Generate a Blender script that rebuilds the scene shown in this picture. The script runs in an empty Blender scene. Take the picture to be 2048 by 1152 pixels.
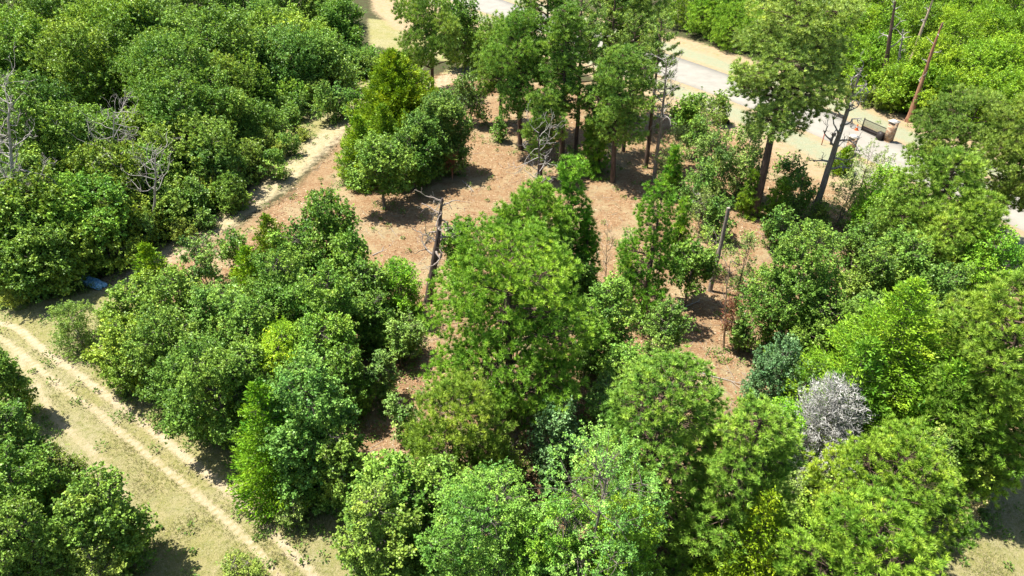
import bpy, math, random
import numpy as np
from mathutils import Vector, Matrix

# ------------------------------------------------------------------ camera, sky, sun, exposure
SC = bpy.context.scene
COL = SC.collection
PITCH = 35.0          # degrees below the horizon
CAMH = 30.0
FPX = 1365.0          # focal length in pixels of the 2048 frame
cam_d = bpy.data.cameras.new('camera')
cam_d.sensor_width = 36.0
cam_d.lens = 36.0 * FPX / 2048.0
cam_d.clip_start = 0.5
cam_d.clip_end = 3000
cam = bpy.data.objects.new('camera', cam_d)
COL.objects.link(cam)
cam.location = (0, 0, CAMH)
cam.rotation_euler = (math.radians(90 - PITCH), 0, 0)
SC.camera = cam

SUN_DIR = Vector((0.37, -0.12, -1.0)).normalized()      # the way the light travels
sun_elev = math.asin(-SUN_DIR.z)
sun_az = math.atan2(-SUN_DIR.x, -SUN_DIR.y)             # clockwise from +Y
world = bpy.data.worlds.new('World')
SC.world = world
world.use_nodes = True
wn = world.node_tree.nodes
wl = world.node_tree.links
wn.clear()
wo = wn.new('ShaderNodeOutputWorld')
wb = wn.new('ShaderNodeBackground')
ws = wn.new('ShaderNodeTexSky')
ws.sky_type = 'NISHITA'
ws.sun_disc = False
ws.sun_elevation = sun_elev
ws.sun_rotation = sun_az
wb.inputs['Strength'].default_value = 0.08
wl.new(ws.outputs[0], wb.inputs[0])
wl.new(wb.outputs[0], wo.inputs[0])
sun_d = bpy.data.lights.new('sun', 'SUN')
sun_d.energy = 5.0
sun_d.angle = math.radians(0.5)
sun_d.color = (1.0, 0.96, 0.88)
sun = bpy.data.objects.new('sun', sun_d)
COL.objects.link(sun)
sun.location = (0, 0, 80)
sun.rotation_euler = SUN_DIR.to_track_quat('-Z', 'Y').to_euler()
SC.view_settings.view_transform = 'Standard'
SC.view_settings.look = 'None'
SC.view_settings.gamma = 1.0
SC.view_settings.exposure = 1.28
SC.cycles.max_bounces = 5
SC.cycles.diffuse_bounces = 2
SC.cycles.glossy_bounces = 1
SC.cycles.transmission_bounces = 2
SC.cycles.use_adaptive_sampling = True

# ------------------------------------------------------------------ surveying: picture row and column to the ground
ST, CT = math.sin(math.radians(PITCH)), math.cos(math.radians(PITCH))
YV = 576 + FPX * CT / ST          # where upright lines meet


def gz(x, y):
    """height of the ground"""
    b = 0.16 * np.sin(x * 0.21 + 1.3) * np.cos(y * 0.17) + 0.07 * np.sin(x * 0.63 + y * 0.41)
    return b * road_flat(x, y) * np.clip((170 - y) / 40, 0, 1)


def ray(px, py, z=0.0):
    u = (px - 1024) / FPX
    v = (576 - py) / FPX
    d = Vector((u, CT + v * ST, -ST + v * CT))
    t = (z - CAMH) / d.z
    return Vector((d.x * t, d.y * t, z))


def depth(x, y, z):
    return y * CT - (z - CAMH) * ST


def height_at(y, row):
    v = (576 - row) / FPX
    return CAMH + y * (v * CT - ST) / (CT + v * ST)


def poly_w(pts):
    return np.array([ray(p[0], p[1])[:2] for p in pts])


ROAD_UP = poly_w([(760, -100), (900, -38), (1002, 0), (1060, 20), (1134, 44), (1307, 100), (1384, 125), (1424, 139), (1500, 166),
                  (1586, 198), (1669, 231), (1723, 257), (1769, 277), (1836, 303), (1959, 353), (2009, 375), (2060, 398), (2240, 480)])
ROAD_LO = poly_w([(720, -82), (850, -18), (946, 18), (1012, 40), (1134, 84), (1184, 102), (1284, 138), (1337, 157), (1424, 188),
                  (1500, 217), (1536, 231), (1586, 251), (1623, 267), (1680, 293), (1730, 318), (1800, 350), (1900, 394),
                  (2013, 446), (2060, 468), (2240, 555)])


def seg_dist(x, y, line):
    """distance of many points to a polyline"""
    x = np.asarray(x, float)
    y = np.asarray(y, float)
    best = np.full(x.shape, 1e9)
    for a, b in zip(line[:-1], line[1:]):
        ab = b - a
        t = np.clip(((x - a[0]) * ab[0] + (y - a[1]) * ab[1]) / (ab @ ab), 0, 1)
        best = np.minimum(best, np.hypot(x - a[0] - t * ab[0], y - a[1] - t * ab[1]))
    return best


def inside(x, y, poly):
    x = np.asarray(x, float)
    y = np.asarray(y, float)
    r = np.zeros(x.shape, bool)
    n = len(poly)
    for i in range(n):
        x0, y0 = poly[i]
        x1, y1 = poly[(i + 1) % n]
        c = ((y0 > y) != (y1 > y)) & (x < (x1 - x0) * (y - y0) / (y1 - y0 + 1e-12) + x0)
        r ^= c
    return r


ROAD_POLY = np.concatenate([ROAD_UP, ROAD_LO[::-1]])


def road_dist(x, y):
    d = np.minimum(seg_dist(x, y, ROAD_UP), seg_dist(x, y, ROAD_LO))
    return np.where(inside(x, y, ROAD_POLY), 0, d)


def road_flat(x, y):
    return np.clip((road_dist(x, y) - 1.0) / 4.0, 0, 1)


def gz1(x, y):
    return float(gz(np.array([x]), np.array([y]))[0])


# ------------------------------------------------------------------ mesh helpers
class MB:
    """collects vertices and faces"""
    def __init__(self):
        self.v = []
        self.q = []
        self.t = []
        self.n = 0
        self.a = []

    def add(self, v, f, a=None):
        v = np.asarray(v, float).reshape(-1, 3)
        f = np.asarray(f, int)
        if f.shape[1] == 4:
            self.q.append(f + self.n)
        else:
            self.t.append(f + self.n)
        self.v.append(v)
        self.a.append(np.zeros(len(v)) if a is None else np.broadcast_to(a, (len(v),)))
        self.n += len(v)

    def mesh(self, name, mat, attr=False, smooth=False):
        V = np.concatenate(self.v)
        Q = np.concatenate(self.q) if self.q else np.zeros((0, 4), int)
        T = np.concatenate(self.t) if self.t else np.zeros((0, 3), int)
        me = bpy.data.meshes.new(name)
        me.vertices.add(len(V))
        me.vertices.foreach_set('co', V.astype(np.float32).ravel())
        nl = Q.size + T.size
        me.loops.add(nl)
        me.loops.foreach_set('vertex_index', np.concatenate([Q.ravel(), T.ravel()]).astype(np.int32))
        me.polygons.add(len(Q) + len(T))
        st = np.concatenate([np.arange(len(Q)) * 4, Q.size + np.arange(len(T)) * 3]).astype(np.int32)
        me.polygons.foreach_set('loop_start', st)
        if smooth:
            me.polygons.foreach_set('use_smooth', np.ones(len(st), bool))
        me.update(calc_edges=True)
        if attr:
            at = me.attributes.new('tone', 'FLOAT', 'POINT')
            at.data.foreach_set('value', np.concatenate(self.a).astype(np.float32))
        me.materials.append(mat)
        return me


def tube(mb, path, radii, sides=6, a=None, cap=True):
    P = np.asarray(path, float)
    R = np.asarray(radii, float)
    n = len(P)
    T = np.gradient(P, axis=0)
    T /= np.linalg.norm(T, axis=1)[:, None] + 1e-9
    ref = np.array([0.0, 0, 1]) if abs(T[0][2]) < 0.9 else np.array([1.0, 0, 0])
    A = np.cross(T, ref)
    A /= np.linalg.norm(A, axis=1)[:, None] + 1e-9
    B = np.cross(T, A)
    an = np.arange(sides) * 2 * math.pi / sides
    V = P[:, None, :] + R[:, None, None] * (np.cos(an)[None, :, None] * A[:, None, :] + np.sin(an)[None, :, None] * B[:, None, :])
    i, j = np.meshgrid(np.arange(n - 1), np.arange(sides), indexing='ij')
    k = (j + 1) % sides
    F = np.stack([i * sides + j, i * sides + k, (i + 1) * sides + k, (i + 1) * sides + j], -1).reshape(-1, 4)
    mb.add(V.reshape(-1, 3), F, a)
    if cap:
        for e in (0, n - 1):
            ring = V[e]
            c = P[e]
            vv = np.concatenate([ring, c[None]])
            ff = np.array([[m, (m + 1) % sides, sides] for m in range(sides)])
            mb.add(vv, ff, a)


def box(mb, c, s, rz=0.0, taper=1.0):
    cx, cy, cz = c
    hx, hy, hz = s[0] / 2, s[1] / 2, s[2] / 2
    pts = []
    for z in (-hz, hz):
        k = 1.0 if z < 0 else taper
        for x, y in ((-hx, -hy), (hx, -hy), (hx, hy), (-hx, hy)):
            x *= k
            y *= k
            pts.append((cx + x * math.cos(rz) - y * math.sin(rz), cy + x * math.sin(rz) + y * math.cos(rz), cz + z))
    mb.add(pts, [(0, 3, 2, 1), (4, 5, 6, 7), (0, 1, 5, 4), (1, 2, 6, 5), (2, 3, 7, 6), (3, 0, 4, 7)])


def unit(a):
    return a / (np.linalg.norm(a, axis=-1, keepdims=True) + 1e-9)


def leaf_quads(mb, P, D, N, L, W, tone, fold=0.12):
    D = unit(D)
    S = unit(np.cross(D, N))
    N2 = np.cross(S, D)
    L = np.broadcast_to(L, (len(P),))[:, None]
    W = np.broadcast_to(W, (len(P),))[:, None]
    v = np.stack([P, P + D * L * 0.45 + S * W / 2 + N2 * L * fold, P + D * L, P + D * L * 0.45 - S * W / 2 + N2 * L * fold], 1)
    n = len(P)
    mb.add(v.reshape(-1, 3), np.arange(n * 4).reshape(n, 4), np.repeat(tone, 4))


def needles(mb, P, D, L, W, tone, rng):
    """thin triangles, their wide side turned at random"""
    D = unit(D)
    S = unit(np.cross(D, rng.normal(size=D.shape)))
    n = len(P)
    W = np.broadcast_to(W, (n,))[:, None]
    L = np.broadcast_to(L, (n,))[:, None]
    v = np.stack([P - S * W / 2, P + S * W / 2, P + D * L], 1)
    mb.add(v.reshape(-1, 3), np.arange(n * 3).reshape(n, 3), np.repeat(tone, 3))


# ------------------------------------------------------------------ materials
def new_mat(name):
    m = bpy.data.materials.new(name)
    m.use_nodes = True
    nt = m.node_tree
    nt.nodes.clear()
    out = nt.nodes.new('ShaderNodeOutputMaterial')
    return m, nt, nt.nodes, nt.links, out


def mixrgb(nt, fac, a, b, blend='MIX'):
    n = nt.nodes.new('ShaderNodeMix')
    n.data_type = 'RGBA'
    n.blend_type = blend
    for sock, v in ((n.inputs[0], fac), (n.inputs[6], a), (n.inputs[7], b)):
        if isinstance(v, (int, float)):
            sock.default_value = v
        elif isinstance(v, tuple):
            sock.default_value = (*v, 1)
        else:
            nt.links.new(v, sock)
    return n.outputs[2]


def mathn(nt, op, a, b=0.0, c=None, clamp=False):
    n = nt.nodes.new('ShaderNodeMath')
    n.operation = op
    n.use_clamp = clamp
    for i, v in enumerate((a, b, c)):
        if v is None:
            continue
        if isinstance(v, (int, float)):
            n.inputs[i].default_value = v
        else:
            nt.links.new(v, n.inputs[i])
    return n.outputs[0]


def maprange(nt, v, a, b, c, d):
    n = nt.nodes.new('ShaderNodeMapRange')
    nt.links.new(v, n.inputs[0])
    for i, k in enumerate((a, b, c, d)):
        n.inputs[i + 1].default_value = k
    return n.outputs[0]


def noise(nt, scale, detail=4, rough=0.6, vec=None):
    n = nt.nodes.new('ShaderNodeTexNoise')
    n.inputs['Scale'].default_value = scale
    n.inputs['Detail'].default_value = detail
    n.inputs['Roughness'].default_value = rough
    if vec is not None:
        nt.links.new(vec, n.inputs['Vector'])
    return n.outputs[0]


def attr(nt, name):
    n = nt.nodes.new('ShaderNodeAttribute')
    n.attribute_name = name
    return n.outputs['Fac']


def foliage(name, gloss=0.35, trans=0.32, var=0.5, warm=(1.3, 1.1, 0.5)):
    m, nt, nd, lk, out = new_mat(name)
    oi = nd.new('ShaderNodeObjectInfo')
    geo = nd.new('ShaderNodeNewGeometry')
    base = oi.outputs['Color']
    k = maprange(nt, geo.outputs['Random Per Island'], 0, 1, 1 - var, 1 + var)
    tone = attr(nt, 'tone')
    k2 = maprange(nt, tone, 0, 1, 0.5, 1.5)
    kk = mathn(nt, 'MULTIPLY', k, k2)
    hs = nd.new('ShaderNodeHueSaturation')
    lk.new(base, hs.inputs['Color'])
    lk.new(kk, hs.inputs['Value'])
    lk.new(maprange(nt, tone, 0, 1, 0.53, 0.47), hs.inputs['Hue'])
    col = hs.outputs[0]
    bs = nd.new('ShaderNodeBsdfPrincipled')
    bs.inputs['Roughness'].default_value = 0.42
    bs.inputs['Specular IOR Level'].default_value = gloss
    lk.new(col, bs.inputs['Base Color'])
    tr = nd.new('ShaderNodeBsdfTranslucent')
    lk.new(mixrgb(nt, 1.0, col, warm, 'MULTIPLY'), tr.inputs[0])
    mx = nd.new('ShaderNodeMixShader')
    mx.inputs[0].default_value = trans
    lk.new(bs.outputs[0], mx.inputs[1])
    lk.new(tr.outputs[0], mx.inputs[2])
    lk.new(mx.outputs[0], out.inputs[0])
    return m


def bark(name, c1, c2, scale=6.0, rough=0.9):
    m, nt, nd, lk, out = new_mat(name)
    tc = nd.new('ShaderNodeTexCoord')
    mp = nd.new('ShaderNodeMapping')
    mp.inputs['Scale'].default_value = (1, 1, 0.25)
    lk.new(tc.outputs['Object'], mp.inputs[0])
    n1 = noise(nt, scale, 5, 0.7, mp.outputs[0])
    f = maprange(nt, n1, 0.35, 0.65, 0, 1)
    col = mixrgb(nt, f, c1, c2)
    bs = nd.new('ShaderNodeBsdfPrincipled')
    bs.inputs['Roughness'].default_value = rough
    bs.inputs['Specular IOR Level'].default_value = 0.15
    lk.new(col, bs.inputs['Base Color'])
    bp = nd.new('ShaderNodeBump')
    bp.inputs['Strength'].default_value = 0.6
    bp.inputs['Distance'].default_value = 0.05
    lk.new(n1, bp.inputs['Height'])
    lk.new(bp.outputs[0], bs.inputs['Normal'])
    lk.new(bs.outputs[0], out.inputs[0])
    return m


def plain(name, c, rough=0.7, c2=None, scale=8.0, spec=0.3, metal=0.0):
    m, nt, nd, lk, out = new_mat(name)
    tc = nd.new('ShaderNodeTexCoord')
    n1 = noise(nt, scale, 5, 0.65, tc.outputs['Object'])
    c2 = c2 or tuple(k * 0.7 for k in c)
    col = mixrgb(nt, maprange(nt, n1, 0.35, 0.65, 0, 1), c, c2)
    bs = nd.new('ShaderNodeBsdfPrincipled')
    bs.inputs['Roughness'].default_value = rough
    bs.inputs['Metallic'].default_value = metal
    bs.inputs['Specular IOR Level'].default_value = spec
    lk.new(col, bs.inputs['Base Color'])
    lk.new(bs.outputs[0], out.inputs[0])
    return m


M_LEAF = foliage('broad_leaf', 0.20, 0.22)
M_NEEDLE = foliage('pine_needle', 0.30, 0.18, 0.45)
M_CEDAR = foliage('cedar_spray', 0.15, 0.25, 0.3)
M_OAKBARK = bark('oak_bark', (0.10, 0.08, 0.065), (0.22, 0.19, 0.16))
M_PINEBARK = bark('pine_bark', (0.055, 0.038, 0.03), (0.17, 0.115, 0.085), 4)
M_GREYWOOD = bark('weathered_wood', (0.22, 0.195, 0.17), (0.42, 0.385, 0.35), 9)
M_DULLWOOD = bark('dull_dead_bark', (0.15, 0.115, 0.09), (0.34, 0.29, 0.25), 6)
M_CHARWOOD = bark('charred_wood', (0.03, 0.022, 0.02), (0.16, 0.12, 0.10), 5)
M_REDWOOD = bark('peeled_wood', (0.24, 0.10, 0.055), (0.42, 0.24, 0.15), 5)
M_TANWOOD = bark('tan_wood', (0.30, 0.21, 0.14), (0.5, 0.38, 0.27), 7)
M_RUST = foliage('rusty_needle', 0.1, 0.2, 0.4, (1.1, 0.9, 0.7))
M_TWIG = foliage('grey_twig', 0.1, 0.05, 0.3, (1, 1, 1))


def ground_material():
    m, nt, nd, lk, out = new_mat('ground_soil')
    tc = nd.new('ShaderNodeTexCoord')
    P = tc.outputs['Object']
    nb = noise(nt, 0.22, 6, 0.65, P)
    nm = noise(nt, 1.4, 6, 0.7, P)
    nf = noise(nt, 9.0, 5, 0.75, P)
    nff = noise(nt, 30.0, 3, 0.8, P)
    # tattered edge shared by all the zones
    rag = mathn(nt, 'ADD', mathn(nt, 'MULTIPLY', mathn(nt, 'SUBTRACT', nm, 0.5), 1.1), mathn(nt, 'MULTIPLY', mathn(nt, 'SUBTRACT', nf, 0.5), 0.9))

    def zone(name, soft=0.16, k=1.0):
        v = mathn(nt, 'ADD', attr(nt, name), mathn(nt, 'MULTIPLY', rag, k))
        return maprange(nt, v, 0.5 - soft, 0.5 + soft, 0, 1)
    # forest floor
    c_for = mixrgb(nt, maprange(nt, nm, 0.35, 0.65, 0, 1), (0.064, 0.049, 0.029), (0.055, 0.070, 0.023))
    # chipped wood and needles, worn smooth in places
    vo = nd.new('ShaderNodeTexVoronoi')
    vo.inputs['Scale'].default_value = 11
    lk.new(P, vo.inputs['Vector'])
    chip = nd.new('ShaderNodeSeparateColor')
    lk.new(vo.outputs['Color'], chip.inputs[0])
    worn = maprange(nt, mathn(nt, 'ADD', nb, mathn(nt, 'MULTIPLY', mathn(nt, 'SUBTRACT', nm, 0.5), 0.35)), 0.50, 0.60, 0, 0.9)
    c_l = mixrgb(nt, maprange(nt, nm, 0.3, 0.7, 0, 1), (0.188, 0.102, 0.050), (0.281, 0.183, 0.097))
    c_l = mixrgb(nt, maprange(nt, chip.outputs[0], 0.55, 1.0, 0, 0.75), c_l, (0.352, 0.276, 0.162))
    c_l = mixrgb(nt, maprange(nt, nff, 0.5, 0.7, 0, 0.65), c_l, (0.097, 0.053, 0.028))
    c_w = mixrgb(nt, maprange(nt, nf, 0.3, 0.7, 0, 1), (0.320, 0.259, 0.150), (0.248, 0.183, 0.097))
    c_m = mixrgb(nt, worn, c_l, c_w)
    c_m = mixrgb(nt, maprange(nt, noise(nt, 0.7, 6, 0.7, P), 0.54, 0.68, 0, 0.7), c_m, (0.132, 0.076, 0.039))
    # dry grass
    c_g = mixrgb(nt, maprange(nt, nm, 0.36, 0.64, 0, 1), (0.299, 0.257, 0.119), (0.213, 0.208, 0.066))
    c_g = mixrgb(nt, maprange(nt, nb, 0.45, 0.62, 0, 0.8), c_g, (0.299, 0.266, 0.150))
    c_g = mixrgb(nt, maprange(nt, nf, 0.5, 0.72, 0, 0.8), c_g, (0.380, 0.334, 0.208))
    c_g = mixrgb(nt, maprange(nt, noise(nt, 3.2, 5, 0.75, P), 0.5, 0.66, 0, 0.75), c_g, (0.149, 0.162, 0.035))
    c_g = mixrgb(nt, maprange(nt, nff, 0.5, 0.68, 0, 0.75), c_g, (0.118, 0.116, 0.040))
    # bare wheel ruts
    c_r = mixrgb(nt, maprange(nt, nf, 0.35, 0.65, 0, 1), (0.455, 0.375, 0.258), (0.363, 0.281, 0.177))
    # seeded verge
    c_v = mixrgb(nt, maprange(nt, nm, 0.35, 0.65, 0, 1), (0.193, 0.238, 0.155), (0.244, 0.258, 0.167))
    c_v = mixrgb(nt, maprange(nt, nf, 0.4, 0.65, 0, 0.6), c_v, (0.34, 0.31, 0.21))
    c_v = mixrgb(nt, maprange(nt, nff, 0.5, 0.7, 0, 0.6), c_v, (0.15, 0.19, 0.09))
    # sandy shoulder
    c_s = mixrgb(nt, maprange(nt, nm, 0.3, 0.7, 0, 1), (0.36, 0.275, 0.165), (0.29, 0.20, 0.12))
    c_s = mixrgb(nt, maprange(nt, noise(nt, 0.9, 6, 0.7, P), 0.5, 0.62, 0, 0.7), c_s, (0.20, 0.21, 0.09))
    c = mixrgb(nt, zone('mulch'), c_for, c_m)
    c = mixrgb(nt, zone('grass'), c, c_g)
    c = mixrgb(nt, zone('sand'), c, c_s)
    c = mixrgb(nt, zone('verge', 0.3, 1.5), c, c_v)
    c = mixrgb(nt, mathn(nt, 'MULTIPLY', zone('rut', 0.2, 0.95), maprange(nt, noise(nt, 2.1, 5, 0.75, P), 0.36, 0.54, 0.5, 1.0)), c, c_r)
    bs = nd.new('ShaderNodeBsdfPrincipled')
    bs.inputs['Roughness'].default_value = 0.95
    bs.inputs['Specular IOR Level'].default_value = 0.1
    lk.new(c, bs.inputs['Base Color'])
    bp = nd.new('ShaderNodeBump')
    bp.inputs['Strength'].default_value = 0.9
    bp.inputs['Distance'].default_value = 0.08
    lk.new(mathn(nt, 'ADD', nf, mathn(nt, 'MULTIPLY', nff, 0.6)), bp.inputs['Height'])
    lk.new(bp.outputs[0], bs.inputs['Normal'])
    lk.new(bs.outputs[0], out.inputs[0])
    return m


# ------------------------------------------------------------------ ground and road
MULCH = poly_w([(225, 560), (300, 520), (380, 480), (485, 448), (575, 390), (655, 312), (703, 243), (765, 196), (880, 150), (985, 110),
                (1100, 150), (1300, 190), (1420, 230), (1520, 275), (1620, 310), (1760, 380), (1900, 450), (2100, 560),
                (2100, 900), (1900, 960), (1700, 1100), (1200, 1152), (760, 1060), (640, 930), (420, 800), (240, 660)])
GRASS = poly_w([(-300, 560), (0, 615), (140, 590), (230, 575), (300, 650), (420, 820), (640, 960), (760, 1080), (800, 1400), (-400, 1500)])
GRASS2 = poly_w([(1850, 960), (1960, 930), (2300, 900), (2300, 1400), (1850, 1300)])
GRASS3 = poly_w([(240, 545), (400, 450), (520, 370), (560, 200), (700, 150), (765, 178), (705, 240), (655, 290), (592, 355), (478, 442), (330, 510)])
GRASS5 = poly_w([(735, 35), (905, 55), (900, 125), (800, 105), (740, 90)])
GRASS4 = poly_w([(885, 150), (940, 105), (1000, 105), (975, 150)])
BANK = poly_w([(735, -60), (900, -60), (905, 50), (835, 68), (790, 58), (745, 20)])
TRAIL = poly_w([(235, 565), (320, 520), (400, 465), (480, 420), (540, 375), (590, 335), (640, 290), (690, 240), (740, 205), (880, 165), (985, 125)])
RUT_R = poly_w([(-80, 625), (0, 645), (20, 650), (43, 661), (77, 694), (110, 721), (143, 741), (180, 768), (217, 795), (267, 831), (307, 861),
                (350, 895), (393, 931), (440, 968), (480, 1005), (512, 1035), (579, 1105), (615, 1141), (700, 1240)])
RUT_L = poly_w([(-80, 640), (0, 672), (60, 722), (110, 768), (147, 795), (187, 818), (233, 858), (283, 898), (333, 938), (393, 988), (467, 1055),
                (512, 1101), (600, 1200)])
RUT_F = poly_w([(20, 690), (90, 800), (120, 845), (180, 900), (225, 950), (250, 1000)])
RUT_T = poly_w([(430, 470), (520, 400), (580, 350)])


def soft(d, w0, w1):
    return np.clip((w1 - d) / (w1 - w0), 0, 1)


def poly_soft(x, y, poly, w):
    d = seg_dist(x, y, np.concatenate([poly, poly[:1]]))
    ins = inside(x, y, poly)
    return np.clip(0.5 + np.where(ins, d, -d) / (2 * w), 0, 1)


def zones(x, y):
    rd = road_dist(x, y)
    z = {}
    z['mulch'] = poly_soft(x, y, MULCH, 1.6)
    z['grass'] = np.maximum.reduce([poly_soft(x, y, GRASS, 1.0), poly_soft(x, y, GRASS2, 1.0), poly_soft(x, y, GRASS3, 1.2), poly_soft(x, y, GRASS4, 1.0), poly_soft(x, y, GRASS5, 1.0)])
    z['rut'] = np.maximum.reduce([0.95 * soft(seg_dist(x, y, RUT_R), 0.05, 0.42), 0.85 * soft(seg_dist(x, y, RUT_L), 0.03, 0.38),
                                  0.55 * soft(seg_dist(x, y, RUT_F), 0.1, 0.6), 0.56 * soft(seg_dist(x, y, TRAIL), 1.1, 2.7),
                                  0.22 * soft(seg_dist(x, y, (RUT_R[:13] + RUT_L[:13]) / 2), 0.6, 2.2)])
    z['sand'] = np.maximum(soft(rd, 7.0, 9.5), poly_soft(x, y, BANK, 1.5))
    z['verge'] = soft(np.abs(rd - 2.9), 1.2, 2.8) * 0.72
    return z


def axis(a, b, step, lo, hi):
    core = np.arange(a, b, step)
    o1 = a - np.geomspace(1, a - lo, 14)[::-1]
    o2 = core[-1] + np.geomspace(1, hi - b, 14)
    return np.concatenate([o1, core, o2])


def build_ground():
    xs = axis(-85, 100, 0.3, -900, 900)
    ys = axis(8, 150, 0.3, -500, 1500)
    X, Y = np.meshgrid(xs, ys)
    x, y = X.ravel(), Y.ravel()
    z = gz(x, y)
    rut = np.maximum(soft(seg_dist(x, y, RUT_R), 0.1, 0.5), soft(seg_dist(x, y, RUT_L), 0.1, 0.5))
    z = z - 0.06 * rut
    ny, nx = X.shape
    i, j = np.meshgrid(np.arange(ny - 1), np.arange(nx - 1), indexing='ij')
    F = np.stack([i * nx + j, i * nx + j + 1, (i + 1) * nx + j + 1, (i + 1) * nx + j], -1).reshape(-1, 4)
    mb = MB()
    mb.add(np.stack([x, y, z], 1), F)
    me = mb.mesh('ground', ground_material(), smooth=True)
    for k, v in zones(x, y).items():
        at = me.attributes.new(k, 'FLOAT', 'POINT')
        at.data.foreach_set('value', v.astype(np.float32))
    o = bpy.data.objects.new('ground', me)
    COL.objects.link(o)
    o['kind'] = 'structure'
    return o


def resample(line, n):
    d = np.concatenate([[0], np.cumsum(np.hypot(*np.diff(line, axis=0).T))])
    t = np.linspace(0, d[-1], n)
    out = np.stack([np.interp(t, d, line[:, 0]), np.interp(t, d, line[:, 1])], 1)
    for _ in range(12):
        out[1:-1] = 0.25 * out[:-2] + 0.5 * out[1:-1] + 0.25 * out[2:]
    return out


def build_road():
    n = 160
    A = resample(ROAD_UP, n)
    B = resample(ROAD_LO, n)
    m, nt, nd, lk, out = new_mat('pale_concrete')
    tc = nd.new('ShaderNodeTexCoord')
    n1 = noise(nt, 0.5, 6, 0.7, tc.outputs['Object'])
    n2 = noise(nt, 14, 4, 0.7, tc.outputs['Object'])
    c = mixrgb(nt, maprange(nt, n1, 0.35, 0.65, 0, 1), (0.21, 0.195, 0.165), (0.27, 0.25, 0.21))
    c = mixrgb(nt, maprange(nt, n2, 0.5, 0.75, 0, 0.5), c, (0.28, 0.24, 0.18))
    bs = nd.new('ShaderNodeBsdfPrincipled')
    bs.inputs['Roughness'].default_value = 0.9
    lk.new(c, bs.inputs['Base Color'])
    lk.new(bs.outputs[0], out.inputs[0])
    mb = MB()
    top = 0.09
    rows = []
    for k in (0, 0.25, 0.5, 0.75, 1):
        p = A * (1 - k) + B * k
        rows.append(np.column_stack([p, np.full(n, top + 0.05 * (1 - abs(2 * k - 1)))]))
    rows = [np.column_stack([A, np.full(n, -0.1)])] + rows + [np.column_stack([B, np.full(n, -0.1)])]
    V = np.stack(rows, 0)
    r = len(rows)
    i, j = np.meshgrid(np.arange(r - 1), np.arange(n - 1), indexing='ij')
    F = np.stack([i * n + j, (i + 1) * n + j, (i + 1) * n + j + 1, i * n + j + 1], -1).reshape(-1, 4)
    mb.add(V.reshape(-1, 3), F)
    o = bpy.data.objects.new('road', mb.mesh('road', m))
    COL.objects.link(o)
    o['kind'] = 'structure'


# ------------------------------------------------------------------ growing things
def wobble(p0, p1, n, amp, rng, sag=0.0):
    t = np.linspace(0, 1, n)[:, None]
    P = p0 * (1 - t) + p1 * t
    off = np.cumsum(rng.normal(size=(n, 3)), 0) * amp / math.sqrt(n)
    off -= t * off[-1]
    P = P + off
    P[:, 2] += sag * np.sin(t[:, 0] * math.pi)
    return P


def leaf_size(lod):
    return (0.105, 0.130, 0.17, 0.225)[lod]


def masses(H, w, kind, rng):
    """the big rounded masses a crown is made of: centres and radii"""
    cb, n, rr, belly, flat = {'oak': (0.08, 17, 0.205, 0.42, 0.85), 'stem_oak': (0.38, 15, 0.20, 0.42, 0.8), 'elm': (0.06, 17, 0.20, 0.42, 0.95), 'sapling': (0.14, 12, 0.20, 0.45, 0.85),
                              'bush': (0.0, 12, 0.22, 0.3, 0.9), 'blue': (0.0, 13, 0.22, 0.38, 0.85), 'thin': (0.12, 13, 0.22, 0.5, 1.2),
                              'pine': (0.10, 30, 0.200, 0.38, 0.74), 'young_pine': (0.06, 20, 0.20, 0.22, 0.8),
                              'tall_pine': (0.34, 21, 0.155, 0.45, 0.55), 'giant_pine': (0.44, 20, 0.165, 0.45, 0.55)}[kind]
    asp = H / w
    n = int(n * max(0.75, min(2.3, 0.45 + 0.6 * asp)))
    C, R = [], []
    ang = rng.uniform(0, 6.28)
    for i in range(n):
        t = (i + rng.uniform(0.1, 0.9)) / n
        if kind == 'young_pine':
            prof = max(0.05, (1 - t) ** 0.7)
        elif kind == 'pine':
            k_ = abs(t - belly) / (1.04 - belly if t > belly else belly + 0.25)
            prof = max(0.08, 1 - k_ ** 2.2) ** 0.55
        else:
            prof = math.sqrt(max(0.03, 1 - (abs(t - belly) / (1.05 - belly if t > belly else belly + 0.2)) ** 2.3))
        r = rr * w * rng.uniform(0.62, 1.35) * (0.62 + 0.38 * prof)
        if asp > 1.6:
            r *= 1.12
        ang += 2.399 + rng.normal() * 0.5
        off = max(0, w / 2 * prof * rng.uniform(0.70, 1.22) - r * 0.9)
        z = H * cb + (H * (1 - cb)) * t
        z = min(max(z, r * flat * 0.7), H - r * flat * 0.95)
        C.append((off * math.cos(ang), off * math.sin(ang), z))
        R.append(r)
    # leader and heart
    rt = rr * w * 0.75 if kind != 'young_pine' else rr * w * 0.5
    C.append((rng.normal() * 0.04 * w, rng.normal() * 0.04 * w, H - rt * flat))
    R.append(rt)
    hr = 0.13 if kind == 'tall_pine' else 0.27
    C.append((0, 0, H * (cb + (1 - cb) * 0.5)))
    R.append(w * hr)
    C.append((0, 0, H * (cb + (1 - cb) * 0.28)))
    R.append(w * hr)
    return np.array(C), np.array(R), flat


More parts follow.
